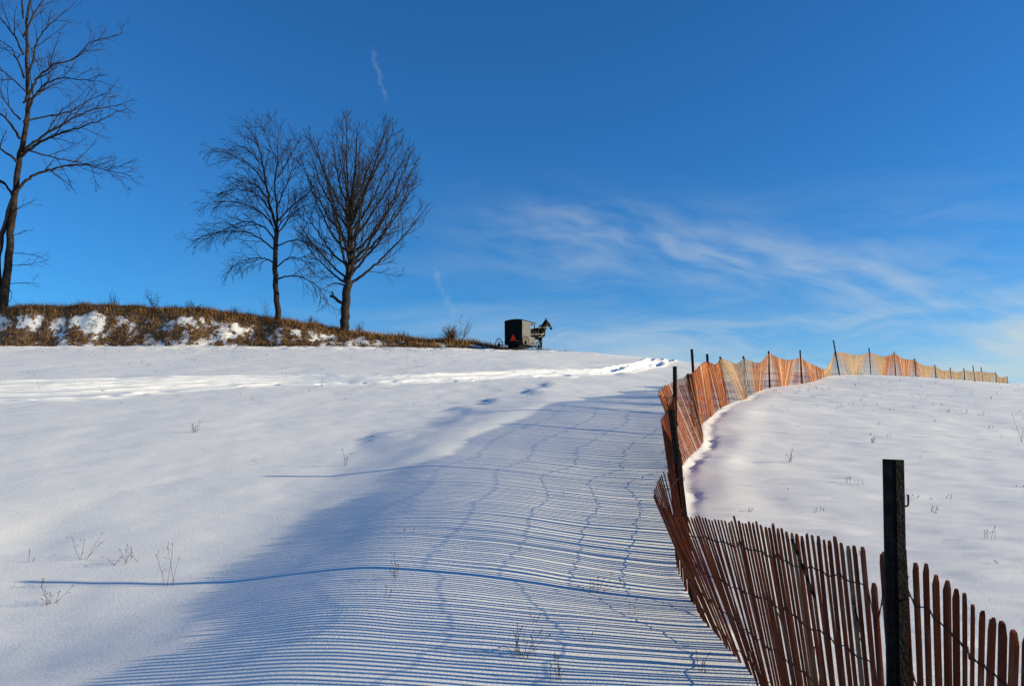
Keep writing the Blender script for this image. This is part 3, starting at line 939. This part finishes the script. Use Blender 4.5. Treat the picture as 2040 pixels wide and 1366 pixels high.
def build_trees():
    K = 25.1
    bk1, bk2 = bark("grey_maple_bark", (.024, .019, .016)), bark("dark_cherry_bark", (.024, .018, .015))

    # round-headed tree with many upright limbs
    bx, by = -12.75, 57.9
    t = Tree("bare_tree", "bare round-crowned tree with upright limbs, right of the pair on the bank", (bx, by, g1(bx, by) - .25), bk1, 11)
    rg = t.rng

    def env(q):
        x, y, z = (q.x - .85) / 5.35, q.y / 4.6, (q.z - 10.35) / 7.5
        return (abs(x) ** 2.5 + abs(y) ** 2.5 + abs(z) ** 2.5) < 1.0 + .10 * math.sin(q.x * 2.1 + q.z * 1.3) + .06 * math.sin(q.z * 3.1)
    t.env = env
    trunk, tr = t.limb([V(0, 0, 0), V(-.03, 0, 1.5), V(.05, 0, 3.0), V(.12, 0, 4.6)], .36, .30, "trunk", 10)
    spec = [dict(step=.55, len=2.5, ang=32, r=.032, rmin=.020, seg=6, wig=.09, up=.40, sides=4, **{'from': .16}),
            dict(step=.38, len=1.45, ang=36, r=.018, rmin=.012, seg=4, wig=.11, up=.45, **{'from': .15}),
            dict(step=.24, len=.62, ang=36, r=.011, rmin=.0095, seg=2, wig=.14, up=.30, **{'from': .2})]
    lead, lr = t.limb([V(.12, 0, 4.5), V(.25, .1, 7.0), V(.15, -.1, 10.0), V(.45, .05, 13.2), V(.5, 0, 16.6)], .24, .03, "limb", 8)
    t.spawn(lead, lr, 0, spec)
    N = 30
    for i in range(N):
        f = i / N
        az = i * 2.39996 + .4
        h = 3.95 + 6.4 * f ** 1.25
        inc = R(60 - 30 * f + rg.uniform(-7, 7))
        p = V(.12 + .02 * (h - 4), 0, h)
        P = [p]
        want = R(rg.uniform(8, 24))
        az += rg.uniform(-.3, .3)
        L = 0.0
        while L < 12:
            inc += (want - inc) * .075
            d = V(math.cos(az) * math.sin(inc), math.sin(az) * math.sin(inc) * .85, math.cos(inc)) + V(rg.gauss(0, .07), rg.gauss(0, .07), 0)
            p = p + d * .6
            L += .6
            if L > 1.2 and not env(p):
                break
            P.append(p)
        if len(P) < 3:
            continue
        r0 = .032 + .0085 * L
        P, rad = t.limb(P, r0, .018, "limb", 6, 2)
        t.spawn(P, rad, 0, spec)
    # sawn stub low on the left
    t.limb([V(-.2, -.1, 2.55), V(-.75, -.15, 2.95), V(-1.15, -.15, 3.1)], .13, .10, "stub", 7, 3)
    t.limb([V(-.85, -.15, 2.98), V(-1.0, -.18, 3.25), V(-.98, -.18, 3.45)], .08, .06, "stub", 6, 2)
    P, rad = t.limb([V(-.15, -.1, 4.0), V(-.9, -.3, 4.05), V(-1.5, -.4, 3.7)], .08, .02, "limb", 5)
    t.spawn(P, rad, 1, spec)
    t.done()

    # slender tree with sweeping, drooping boughs
    bx, by = -17.85, 58.0
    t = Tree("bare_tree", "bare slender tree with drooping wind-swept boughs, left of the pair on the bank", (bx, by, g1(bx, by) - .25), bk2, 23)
    o = px_tree((551, 634), K, .035)
    trunk, tr = t.limb(o([(551, 640), (549, 600), (544, 524), (546, 444)], 0), .25, .17, "trunk", 9)
    spec2 = [dict(step=.36, len=2.4, ang=36, r=.032, rmin=.018, seg=6, wig=.08, up=-.05, sides=4, wind=V(-.25, 0, -.15), **{'from': .16}),
             dict(step=.27, len=1.25, ang=34, r=.016, rmin=.0115, seg=4, wig=.09, up=-.30, wind=V(-.12, 0, -.1), **{'from': .12}),
             dict(step=.26, len=.50, ang=30, r=.010, rmin=.0085, seg=2, wig=.12, up=-.25, **{'from': .2})]
    spec2u = [dict(s, up=s['up'] + .35, wind=V(-.05, 0, 0)) for s in spec2]
    limbs = [([(546, 444), (535, 405), (527, 367), (517, 320), (509, 276), (496, 250), (481, 230)], 0.4, .14, 1), ([(546, 444), (548, 410), (544, 367), (550, 300), (551, 238)], -.5, .12, 1),
             ([(544, 515), (525, 503), (500, 500), (470, 505), (448, 518)], 1.0, .07, 0), ([(545, 490), (520, 468), (485, 455), (440, 462), (398, 480)], -1.6, .08, 0),
             ([(544, 470), (520, 440), (480, 425), (430, 440), (395, 455)], 1.4, .08, 0), ([(540, 440), (515, 412), (470, 400), (425, 410)], -2.0, .07, 0), ([(535, 410), (505, 372), (460, 355), (412, 362)], 1.6, .07, 0),
             ([(530, 385), (500, 350), (465, 335), (430, 345)], 2.4, .06, 0), ([(525, 355), (495, 318), (460, 300), (428, 296)], -1.2, .06, 0), ([(515, 315), (490, 285), (465, 268), (445, 270)], 1.0, .05, 0),
             ([(549, 545), (572, 536), (600, 541), (625, 560), (640, 590)], 1.2, .07, 0), ([(548, 520), (575, 505), (605, 515), (630, 545)], -1.5, .06, 0), ([(548, 455), (575, 425), (600, 410), (622, 405)], -1.4, .07, 1),
             ([(548, 430), (570, 395), (592, 370), (605, 345)], 1.8, .07, 1), ([(546, 400), (565, 365), (580, 330), (588, 300)], -1.0, .06, 1), ([(548, 340), (565, 305), (576, 275), (580, 255)], 1.0, .05, 1),
             ([(549, 310), (535, 280), (528, 255), (520, 240)], -1.0, .05, 1), ([(546, 480), (575, 462), (605, 465), (628, 485)], 2.2, .06, 0), ([(545, 460), (540, 430), (525, 400), (520, 380)], -3.2, .06, 0), ([(545, 450), (550, 420), (560, 395), (565, 370)], 3.2, .06, 0)]
    for pts, dep, r, up in limbs:
        P, rad = t.limb(o(pts, dep), r, .016, "limb", 6)
        t.spawn(P, rad, 0, spec2u if up else spec2)
    t.done()

    # tall tree that runs out of the top of the frame
    bx, by = -38.75, 57.5
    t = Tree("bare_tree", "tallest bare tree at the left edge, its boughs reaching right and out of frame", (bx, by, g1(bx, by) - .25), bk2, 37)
    k = 25.8
    o = px_tree((2, 600), k, .088)
    t.limb(o([(1, 606), (4, 580), (10, 522), (16, 450), (22, 378), (32, 289), (45, 209), (48, 150), (46, 80), (44, 0), (50, -80)], .6), .36, .08, "trunk", 10)
    t.limb(o([(-1, 565), (-7, 505), (1, 440), (21, 366)], .15), .22, .16, "limb", 8)
    spec3 = [dict(step=.62, len=2.9, ang=36, r=.05, rmin=.022, seg=6, wig=.09, up=.20, sides=4, **{'from': .22}),
             dict(step=.42, len=1.35, ang=38, r=.020, rmin=.013, seg=4, wig=.12, up=.12, **{'from': .15}),
             dict(step=.32, len=.55, ang=38, r=.011, rmin=.009, seg=2, wig=.15, up=.1, **{'from': .2})]
    limbs = [([(25, 358), (45, 330), (65, 313), (95, 300), (124, 291), (159, 289), (205, 299), (249, 308)], 1.2, .13), ([(40, 278), (70, 258), (104, 244), (140, 232), (174, 226), (215, 213), (254, 194)], -1.2, .13),
             ([(42, 268), (70, 240), (100, 214), (132, 190), (165, 169), (200, 157), (235, 150)], 1.6, .12), ([(48, 209), (62, 180), (80, 154), (104, 134), (140, 125), (185, 132), (230, 140)], -1.6, .11),
             ([(52, 160), (64, 125), (78, 98), (104, 75), (140, 60), (175, 20), (234, 0)], 1.0, .12), ([(52, 120), (68, 80), (80, 40), (110, 5), (150, -30)], -.8, .10), ([(47, 110), (30, 70), (12, 40), (-20, 15)], .8, .09),
             ([(40, 200), (25, 180), (12, 150), (5, 110)], -1.2, .08), ([(45, 165), (70, 130), (72, 90), (60, 40)], 2.4, .08), ([(38, 240), (10, 200), (-30, 170), (-80, 160)], 1.0, .12), ([(32, 290), (0, 262), (-40, 250), (-90, 260)], -1.0, .11),
             ([(24, 362), (0, 330), (-40, 310), (-100, 320)], 1.2, .12), ([(46, 60), (20, 10), (-20, -40), (-60, -70)], .5, .09), ([(46, 20), (70, -40), (100, -90), (120, -140)], .5, .08), ([(46, -20), (40, -80), (30, -140), (35, -190)], .2, .08),
             ([(36, 262), (55, 262), (85, 268), (120, 272), (170, 278), (220, 272)], 2.8, .08), ([(45, 205), (80, 185), (120, 165), (150, 130), (185, 105)], 3.0, .08), ([(50, 140), (20, 110), (-10, 95), (-40, 100)], -2.4, .07)]
    for pts, dep, r in limbs:
        P, rad = t.limb(o(pts, dep), r, .018, "limb", 6)
        t.spawn(P, rad, 0, spec3)
    tw = spec3[1:]
    for pts in ([(24, 395), (40, 380), (65, 366)], [(22, 442), (35, 437), (48, 428)], [(18, 478), (45, 478), (80, 484)], [(16, 503), (50, 500), (90, 490)], [(14, 540), (40, 537), (72, 538)], [(12, 545), (20, 560), (12, 575)]):
        P, rad = t.limb(o(pts, .3), .035, .012, "limb", 4, 3)
        t.spawn(P, rad, 1, spec3)
    t.done()


build_trees()


# ------------------------------------------------------------------ bushes on the bank
def bush(name, label, cat, x, y, h, w, n, mat, seed, droop=-.4, group=None, r=.012, lean=0.0):
    rg = random.Random(seed)
    root = tag(empty(name, (x, y, g1(x, y) - .05)), label, cat, group)
    mb = MB()
    sub = MB()
    for i in range(n):
        az = rg.random() * 6.28
        inc = abs(rg.gauss(0, .45)) * w
        d = V(math.cos(az) * math.sin(inc) + lean, math.sin(az) * math.sin(inc), math.cos(inc)).normalized()
        L = h * rg.uniform(.55, 1.1)
        P = [V(rg.gauss(0, .06) * w, rg.gauss(0, .06) * w, 0)]
        for k in range(5):
            d = (d + V(rg.gauss(0, .12), rg.gauss(0, .12), droop * .2)).normalized()
            P.append(P[-1] + d * L / 5)
        mb.tube(P, [r * (1 - .13 * k) for k in range(6)], 3, cap=False)
        for k in range(2, 6):
            for q in range(2):
                e = rot_off(d, R(rg.uniform(25, 65)), rg.random() * 6.28)
                ll = L * rg.uniform(.12, .3)
                sub.tube([P[k], P[k] + e * ll * .5, P[k] + e * ll + V(0, 0, droop * .1)], [r * .55, r * .5, r * .4], 3, cap=False)
    tag(mb.build("stems", mat, root), kind="stuff")
    tag(sub.build("twigs", mat, root), kind="stuff")
    return root


def build_bushes():
    dk = plain("bush_bark", (.05, .034, .024), .85, .3, 3, .1)
    br = plain("bush_straw", (.12, .07, .033), .85, .3, 3, .1)
    bush("dry_bush", "dark tangled mounded bush on the bank midway between the tall tree and the pair", "bush", -24.6, 58.2, .95, 1.9, 60, dk, 1, -.8)
    bush("dry_bush", "tuft of straight bare stems on the bank, sticking highest above its skyline", "bush", -27.6, 58.4, 1.55, .55, 12, dk, 2, .05, r=.014)
    bush("dry_bush", "sparse thin bush with two slanting stems nearest the tall tree on the bank", "bush", -30.8, 58.4, 1.2, .8, 9, dk, 3, .0, r=.013)
    bush("dry_bush", "brushy straw-brown bush at the low end of the bank nearest the buggy", "bush", -4.6, 57.6, 1.15, .9, 130, br, 4, -.2)
    bush("bare_sapling", "leaning bare sapling beside the straw-brown bush left of the buggy", "sapling", -3.9, 57.4, 1.9, .35, 6, dk, 5, .1, r=.018, lean=.35)
    bush("dry_bush", "thin twiggy bush just right of the round-crowned tree's trunk", "bush", -11.6, 57.9, .9, .9, 16, dk, 6, .0)
    bush("dry_bush", "low scrubby bush between the trunks of the two paired trees", "bush", -15.4, 58.1, .75, 1.2, 34, br, 7, -.4)
    bush("bare_sapling", "wispy sapling at the left foot of the slender tree", "sapling", -18.5, 57.7, 1.7, .35, 5, dk, 8, .0, r=.012, lean=-.3)
    bush("dry_bush", "small spreading bush on the bank left of the slender tree", "bush", -21.4, 58.2, .7, 1.3, 30, br, 9, -.5)
    bush("dry_bush", "low dark scrub on the skyline halfway from round-crowned tree to buggy", "bush", -8.3, 57.9, .7, 1.5, 50, dk, 10, -.5)


build_bushes()

# ------------------------------------------------------------------ buggy
def build_buggy():
    HEAD = R(-32)
    bx, by = 0.02, 53.3
    z0 = g1(bx, by) - .02
    root = empty("horse_buggy", (bx, by, z0), HEAD)
    tag(root, "black boxy covered horse-drawn buggy with a red triangle on its back", "buggy")
    blk = plain("black_buggy_vinyl", (.004, .0045, .006), .6, .25, 6, .06)
    blk_sunlit = plain("black_panel_sunlit", (.080, .077, .078), .6, .2, 5, .25)  # black vinyl lightened to grey, sunlight on the sides painted in
    iron = plain("black_wheel_paint", (.008, .007, .007), .6, .3, 12, .1)
    trim = plain("pale_highlight_trim", (.30, .30, .28), .6, .2, 10, .3)  # pale tone paints in the bevel highlight along the body edges
    red = plain("fluorescent_orange_red", (1.0, .035, .006), .6, .04, 8, .0)
    drd = plain("dark_red_reflector", (.10, .006, .006), .4, .1, 8, .4)
    W, L0, L1, zb, zt = .71, .16, 1.92, .46, 2.18
    # body shell: profile across, bowed roof
    def rounded(w, z_lo, z_hi, bow):
        pts = [(-w, z_lo), (w, z_lo), (w + .02, z_hi - .12), (w - .02, z_hi - .03)]
        for k in range(7):
            a = 1 - 2 * k / 6
            pts.append(((w - .08) * a, z_hi + bow * (1 - a * a)))
        pts += [(-w + .02, z_hi - .03), (-w - .02, z_hi - .12)]
        return pts
    X, Yv, Z = V(1, 0, 0), V(0, 1, 0), V(0, 0, 1)
    mb = MB()
    mb.prism(rounded(W, zb, zt, .05), X, Z, Yv, V(0, L0, 0), .05)                     # back wall
    back = mb.build("back_panel", blk, root)
    mb = MB()
    top = rounded(W, zt - .12, zt, .05)
    mb.prism([(x * 1.03, z + .012) for x, z in top[2:]], X, Z, Yv, V(0, L0 - .05, 0), L1 - L0 + .22)
    roof = mb.build("roof", blk, root)
    mb = MB()
    mb.box((W + .024, L0 - .06, zt - .135), (W + .04, L1 + .18, zt - .105))
    mb.box((-W - .04, L0 - .06, zt - .135), (-W - .024, L1 + .18, zt - .105))
    mb.build("roof_moulding", trim, roof)  # roof edge line coloured pale for its highlight
    for s in (1, -1):
        mb = MB()
        x0, x1 = (W - .03, W + .012) if s > 0 else (-W - .012, -W + .03)
        mb.box((x0, L0 + .052, zb), (x1, L1 - .62, zt - .13))
        mb.build("side_panel", blk_sunlit, root)
        mb = MB()
        mb.box((x0, L1 - .618, zb), (x1, L1, zb + .62))
        d = mb.build("door", blk_sunlit, root)
        mb = MB()
        mb.box((x1 + .001 if s > 0 else x0 - .02, L1 - .56, zb + .50), (x1 + .018 if s > 0 else x0 - .001, L1 - .46, zb + .53))
        mb.build("handle", trim, d)
        mb = MB()
        mb.box((x0, L1 - .06, zb + .622), (x1, L1, zt - .13))
        mb.build("front_pillar", blk, root)
        mb = MB()
        mb.box(((x0 + x1) / 2 - .004, L1 - .617, zb + .622), ((x0 + x1) / 2 + .004, L1 - .061, zt - .131))
        m, t = mat_new("buggy_window_glass")
        t.nt.links.new(t.n('ShaderNodeBsdfPrincipled', {'Base Color': (.85, .92, .95, 1), 'Roughness': .03, 'Transmission Weight': 1.0, 'IOR': 1.1}).outputs[0], t.n('ShaderNodeOutputMaterial').inputs[0])
        mb.build("window", m, root)
    mb = MB()
    mb.box((-W + .031, L0 + .053, zb), (W - .031, L1 + .28, zb + .06))
    mb.build("floor", blk, root)
    mb = MB()
    mb.box((-W, L1 + .002, zb + .06), (W, L1 + .04, zb + .60))
    mb.build("dashboard", blk, root)
    mb = MB()
    mb.box((-W + .032, L1 - .95, zb + .06), (W - .032, L1 - .62, zb + .42))
    mb.build("seat", blk, root)
    # corner beads, their pale tone a painted edge highlight
    mb = MB()
    for s in (1, -1):
        mb.tube([V(s * (W + .012), L0 - .004, zb), V(s * (W + .03), L0 - .004, zt - .13)], .014, 5)
    mb.build("corner_bead", trim, root)
    # slow-vehicle triangle
    mb = MB()
    mb.prism([(-.24, 0), (.24, 0), (.26, .04), (.02, .48), (-.02, .48), (-.26, .04)], X, Z, -Yv, V(-.02, L0 - .004, .72), .010)
    tri = mb.build("reflector_triangle", drd, root)
    mb = MB()
    mb.prism([(-.21, .025), (.21, .025), (0, .44)], X, Z, -Yv, V(-.02, L0 - .0145, .72), .006)
    mb.build("triangle_centre", red, tri)
    # underslung box, springs, axles
    mb = MB()
    mb.box((-.45, L0 + .05, .22), (.45, L0 + .75, zb - .002))
    mb.build("underbody_box", blk, root)
    TR = 1.10
    for (yy, rr) in ((0.0, .48), (1.78, .40)):
        mb = MB()
        mb.tube([V(-TR, yy, rr), V(TR, yy, rr)], .028, 6)
        for s in (-1, 1):
            pts = [V(s * .62, yy + .5 * a, rr + .06 + .10 * (1 - a * a)) for a in (-1, -.5, 0, .5, 1)]
            mb.tube(pts, .022, 5)
        mb.build("axle", iron, root)
        for s in (-1, 1):
            c = V(s * TR, yy, rr)
            rim = MB()
            ring = [c + V(0, math.cos(a) * (rr - .022), math.sin(a) * (rr - .022)) for a in [2 * math.pi * k / 28 for k in range(29)]]
            rim.tube(ring, .026, 6, cap=False)
            w = rim.build("wheel", iron, root, True)
            for k in range(12):
                a = 2 * math.pi * k / 12 + .2
                mb = MB()
                mb.tube([c + V(0, math.cos(a) * .05, math.sin(a) * .05), c + V(0, math.cos(a) * (rr - .03), math.sin(a) * (rr - .03))], [.017, .012], 5)
                mb.build("spoke", iron, w)
            mb = MB()
            mb.tube([c - V(.10, 0, 0), c - V(.06, 0, 0), c + V(.06, 0, 0), c + V(.10, 0, 0)], [.045, .065, .065, .04], 8)
            mb.build("hub", iron, w)
    # side lamp and bracket
    mb = MB()
    mb.box((W + .10, L1 + .02, zt - .62), (W + .26, L1 + .16, zt - .38))
    lamp = mb.build("side_lamp", blk, root)
    mb = MB()
    mb.tube([V(W + .02, L1 - .02, zt - .44), V(W + .12, L1 + .06, zt - .46)], .015, 5)
    mb.build("lamp_bracket", blk, lamp)
    # shafts
    for s in (-1, 1):
        mb = MB()
        mb.tube([V(s * .50, 1.78, .50), V(s * .46, 2.4, .78), V(s * .40, 3.2, .98), V(s * .36 + .06, 3.5, 1.03)], [.028, .028, .026, .022], 6)
        mb.build("shaft", plain("shaft_wood", (.10, .085, .07), .6, .3, 5), root)
    return root, HEAD, z0


# ------------------------------------------------------------------ horse (one skinned body)
def build_horse(anchor):
    root_b, head, z0 = anchor
    M = Matrix.Translation(root_b.location) @ Matrix.Rotation(head, 4, 'Z')
    loc = M @ V(-.38, 3.25, 0)
    gzl = g1(loc.x, loc.y)
    root = empty("horse", (loc.x, loc.y, gzl), R(-52))
    root.scale = (1.22, 1.22, 1.22)
    tag(root, "dark bay horse in harness, head up, in front of the buggy", "horse")
    coat = plain("dark_bay_coat", (.006, .004, .003), .6, .4, 4, .05)
    hairm = plain("black_mane", (.004, .003, .003), .7, .3, 10, .03)
    # joints: (x, y forward, z), radii
    J, E = [], []

    def j(x, y, z, rx, ry=None, frm=None):
        J.append((V(x, y, z), rx, ry or rx))
        if frm is not None:
            E.append((frm, len(J) - 1))
        return len(J) - 1
    pel = j(0, -.62, 1.20, .29, .31)
    a = j(0, -.25, 1.12, .32, .38, pel)
    a = j(0, .15, 1.11, .32, .39, a)
    wi = j(0, .55, 1.17, .30, .39, a)
    ch = j(0, .80, 1.20, .25, .34, wi)
    n1 = j(0, .90, 1.50, .17, .29, ch)
    n2 = j(0, 1.06, 1.76, .13, .21, n1)
    poll = j(0, 1.20, 1.98, .095, .125, n2)
    fo = j(0, 1.36, 1.92, .098, .12, poll)
    nose = j(0, 1.54, 1.70, .072, .09, fo)
    muz = j(0, 1.66, 1.55, .066, .072, nose)
    for s in (-1, 1):
        e = j(s * .06, 1.17, 2.09, .038, .034, poll)
        j(s * .075, 1.19, 2.24, .014, .014, e)
    # hind legs: stifle high and forward, hock low and back
    for s, dy in ((-1, .14), (1, -.10)):
        st = j(s * .15, -.55 + dy * .6, .92, .125, .15, pel)
        hk = j(s * .15, -.82 + dy, .54, .058, .07, st)
        fe = j(s * .15, -.78 + dy, .20, .042, .045, hk)
        pa = j(s * .15, -.73 + dy, .085, .045, .048, fe)
        j(s * .15, -.69 + dy, .035, .058, .062, pa)
    # fore legs: right planted, left lifted with the wrist folded back
    el = j(.14, .66, .88, .095, .12, ch)
    kn = j(.15, .68, .50, .052, .058, el)
    fe = j(.15, .67, .20, .038, .042, kn)
    pa = j(.15, .70, .09, .045, .048, fe)
    j(.15, .73, .035, .058, .062, pa)
    el = j(-.14, .72, .90, .095, .12, ch)
    kn = j(-.15, .92, .60, .052, .058, el)
    fe = j(-.15, .76, .36, .038, .042, kn)
    pa = j(-.15, .68, .27, .045, .045, fe)
    j(-.15, .63, .26, .052, .055, pa)
    me = bpy.data.meshes.new("body")
    me.from_pydata([tuple(q[0]) for q in J], E, [])
    me.materials.append(coat)
    ob = bpy.data.objects.new("body", me)
    col.objects.link(ob)
    ob.parent = root
    md = ob.modifiers.new("skin", 'SKIN')
    md.use_smooth_shade = True
    md.branch_smoothing = .4
    lay = me.skin_vertices[0] if len(me.skin_vertices) else None
    for i, q in enumerate(J):
        lay.data[i].radius = (q[1], q[2])
        lay.data[i].use_root = (i == 0)
    sb = ob.modifiers.new("subd", 'SUBSURF')
    sb.levels = 2
    sb.render_levels = 2
    # mane and tail
    rg = random.Random(4)
    mb = MB()
    for k in range(60):
        f = k / 59
        p = V(rg.gauss(.02, .015), .62 + .58 * f, 1.52 + .58 * f)
        L = rg.uniform(.16, .3)
        mb.tube([p, p + V(.07, -.04, -L * .35), p + V(.10, -.06, -L)], [.022, .018, .006], 4)
    mb.build("mane", hairm, root)
    mb = MB()
    for k in range(26):
        p = V(rg.gauss(0, .02), -.86, 1.30)
        x, y = rg.gauss(0, .06), rg.gauss(-.14, .05)
        mb.tube([p, p + V(x * .4, -.12, -.10), p + V(x, y, -.45), p + V(x, y * .8, rg.uniform(-.85, -.7))], [.025, .022, .02, .006], 4)
    mb.build("tail", hairm, root)
    # harness
    strap = plain("harness_leather", (.008, .006, .005), .5, .3, 10, .1)
    metal = plain("harness_pale_trim", (.05, .045, .04), .5, .2, 10, .5)

    def loop(cy, cz, rx, rz, tilt, r, n=18):
        return [V(math.cos(q) * rx, cy + math.sin(q) * rz * math.sin(tilt), cz + math.sin(q) * rz * math.cos(tilt)) for q in [2 * math.pi * k / n for k in range(n + 1)]]
    mb = MB()
    mb.tube(loop(.86, 1.40, .225, .36, -.35, .03), .032, 6, cap=False)
    hr = mb.build("collar", strap, root)
    mb = MB()
    mb.tube(loop(.30, 1.18, .285, .33, .0, .02), .020, 5, cap=False)
    mb.build("girth_strap", strap, root)
    mb = MB()
    for s in (-1, 1):
        mb.tube([V(s * .23, .84, 1.18), V(s * .30, .35, 1.12), V(s * .32, -.4, 1.02), V(s * .36, -1.2, .85)], .017, 4)
        mb.tube([V(s * .20, .90, 1.30), V(s * .26, .55, 1.0), V(s * .30, .32, .92)], .015, 4)
    mb.build("trace", metal, root)
    mb = MB()
    for s in (-1, 1):
        mb.tube([V(s * .085, 1.50, 1.70), V(s * .14, .95, 1.62), V(s * .22, .30, 1.52), V(s * .2, -1.6, 1.45)], .010, 4)
    mb.build("rein", metal, root)
    mb = MB()
    mb.tube([V(math.cos(q) * .082, 1.53 + math.sin(q) * .06, 1.72 + math.sin(q) * .055) for q in [2 * math.pi * k / 14 for k in range(15)]], .012, 4, cap=False)
    mb.tube([V(math.cos(q) * .105, 1.27 + math.sin(q) * .09, 1.93 - math.sin(q) * .10) for q in [2 * math.pi * k / 14 for k in range(15)]], .012, 4, cap=False)
    for s in (-1, 1):
        mb.tube([V(s * .095, 1.33, 1.93), V(s * .083, 1.53, 1.72)], .010, 4)
        mb.box((s * .112 - .006, 1.34, 1.86), (s * .112 + .006, 1.44, 1.96))
    mb.build("bridle", strap, root)
    for s in (-1, 1):
        mb = MB()
        mb.tube([V(s * .080, 1.37, 1.93), V(s * .096, 1.37, 1.93)], [.02, .016], 8)
        mb.build("eye", plain("horse_eye", (.01, .006, .004), .15, .1, 5, .6), root)


build_horse(build_buggy())


# ------------------------------------------------------------------ weeds in the snow
def weed_mesh(mb, rg, p, h, n, spread, r):
    for i in range(n):
        a = rg.random() * 6.28
        inc = abs(rg.gauss(0, .32)) * spread
        d = V(math.cos(a) * math.sin(inc), math.sin(a) * math.sin(inc), math.cos(inc))
        L = h * rg.uniform(.45, 1.05) if i else h
        P = [p + V(rg.gauss(0, .03) * spread, rg.gauss(0, .02) * spread, -.03)]
        for k in range(4):
            d = (d + V(rg.gauss(0, .09), rg.gauss(0, .09), 0)).normalized()
            P.append(P[-1] + d * (L + .03) / 4)
        mb.tube(P, [r, r * .9, r * .75, r * .65, r * .5], 4)
        for k in (2, 3, 4):
            for s in range(rg.choice((0, 1, 1))):
                e = rot_off(d, R(rg.uniform(30, 60)), rg.random() * 6.28)
                q = P[k] - (P[k] - P[k - 1]) * rg.random()
                ll = L * rg.uniform(.12, .32)
                mb.tube([q, q + e * ll], [r * .6, r * .4], 3)
                c = q + e * ll
                mb.tube([c - e * .008, c, c + e * .012], [r * .5, r * 1.5, r * .4], 4)
        c = P[-1]
        mb.tube([c - d * .01, c + d * .004, c + d * .018], [r * .6, r * 1.8, r * .5], 4)


def build_weeds():
    wm = plain("dry_weed_stalk", (.075, .048, .028), .85, .35, 30, .1)
    grp = "dry weeds standing in the snow"
    W = [(-4.60, 8.5, .30, 4, 1.2, "forked dry weed with spreading seeded stems, left foreground, left of the low stub row"),
         (-4.12, 8.35, .20, 7, 2.6, "low row of short dry weed stubs beside the forked weed"),
         (-3.30, 7.65, .40, 4, 1.7, "tallest branching dry weed at the left edge of the slat shadows"),
         (-4.22, 7.30, .20, 6, 1.4, "thin fan of dry stems nearest the bottom left corner"),
         (-5.18, 8.48, .12, 1, .4, "single short dry stalk nearest the left frame edge"),
         (-4.59, 7.70, .08, 2, .5, "tiny dry stub between the fan of stems and the forked weed"),
         (-1.06, 7.18, .20, 6, 1.6, "dry weed clump in the middle of the striped shadows"),
         (-1.03, 6.61, .09, 2, .6, "tiny paired stalks below the mid-shadow weed clump"),
         (.07, 5.47, .20, 14, 1.3, "dense bushy little weed near the bottom edge in striped shade"),
         (.27, 5.10, .14, 6, 1.2, "dry grass tips cut by the bottom frame edge in the stripes"),
         (.73, 7.28, .20, 9, 2.0, "scruffy dry weed left of the fence's first bulge"),
         (.95, 6.59, .13, 2, .8, "bent dry stalk in the stripes close to the near fence panel"),
         (.21, 6.20, .12, 2, .8, "pair of upright short stalks above the bushy little weed"),
         (-6.45, 15.71, .24, 7, 1.1, "feathery pale weed alone in the left middle snow"),
         (-6.65, 26.73, .55, 3, .5, "upright dry stalk beside the cart ruts"),
         (-2.75, 12.6, .26, 3, 1.2, "thin hooked weed just above the second post's long shadow"),
         (4.60, 12.8, .24, 4, 1.0, "dry weed with a dark seed head right of the fence curve"),
         (4.95, 11.47, .09, 2, 1.0, "small dry sprig above the near fence panel, right field"),
         (5.40, 10.09, .08, 3, 1.6, "low bent dry sprig right of the tall near post"),
         (5.45, 9.02, .13, 5, .9, "faint upright weed tuft at the right, between near post and frame edge"),
         (9.84, 14.99, .55, 2, .4, "tall single stalk at the right frame edge"),
         (6.76, 14.47, .13, 4, 1.0, "dry tuft straight above the tall near post"),
         (.55, 5.81, .10, 2, .9, "short dry nub low in the striped shade"),
         (1.22, 5.26, .12, 4, 1.0, "few grass tips at the foot of the leaning near panel")]
    for k, (x, y, h, n, sp, lab) in enumerate(W):
        rg = random.Random(100 + k)
        mb = MB()
        weed_mesh(mb, rg, V(0, 0, 0), h, n, sp, .0022 if y < 10 else .0032)
        o = mb.build("dry_weed", wm)
        o.location = (x, y, g1(x, y))
        tag(o, lab, "weed", grp)
    # uncounted stubble that pricks through the snow
    rg = random.Random(77)
    mb = MB()
    pos = []
    while len(pos) < 720:
        u = rg.random() * .96
        if u < .68:
            x, y = rg.uniform(2, 26), rg.uniform(8, 35)
            fx = np.interp(y, _fb[:, 1], _fb[:, 0])
            if x < fx + .6 or rg.random() > .25 + .75 * (y / 35) ** 1.5:
                continue
        elif u < .83:
            x, y = rg.uniform(-30, 6), rg.uniform(20, 48)
        elif u < .95:
            x, y = rg.uniform(-24, 2), rg.uniform(46, 54)
        else:
            x, y = rg.uniform(-8, 1.3), rg.uniform(6, 16)
        pos.append((x, y))
    zz = gz(np.array([p[0] for p in pos]), np.array([p[1] for p in pos]))
    for (x, y), z in zip(pos, zz):
        s = .5 + .03 * y
        weed_mesh(mb, rg, V(x, y, z), rg.uniform(.02, .08) * s, rg.choice((1, 1, 2, 3)), 1.4, .0020 * s + .0006)
    o = mb.build("stubble", wm)
    tag(o, "scattered tiny dry stubble pricking through the snowfield", "stubble", kind="stuff")


build_weeds()
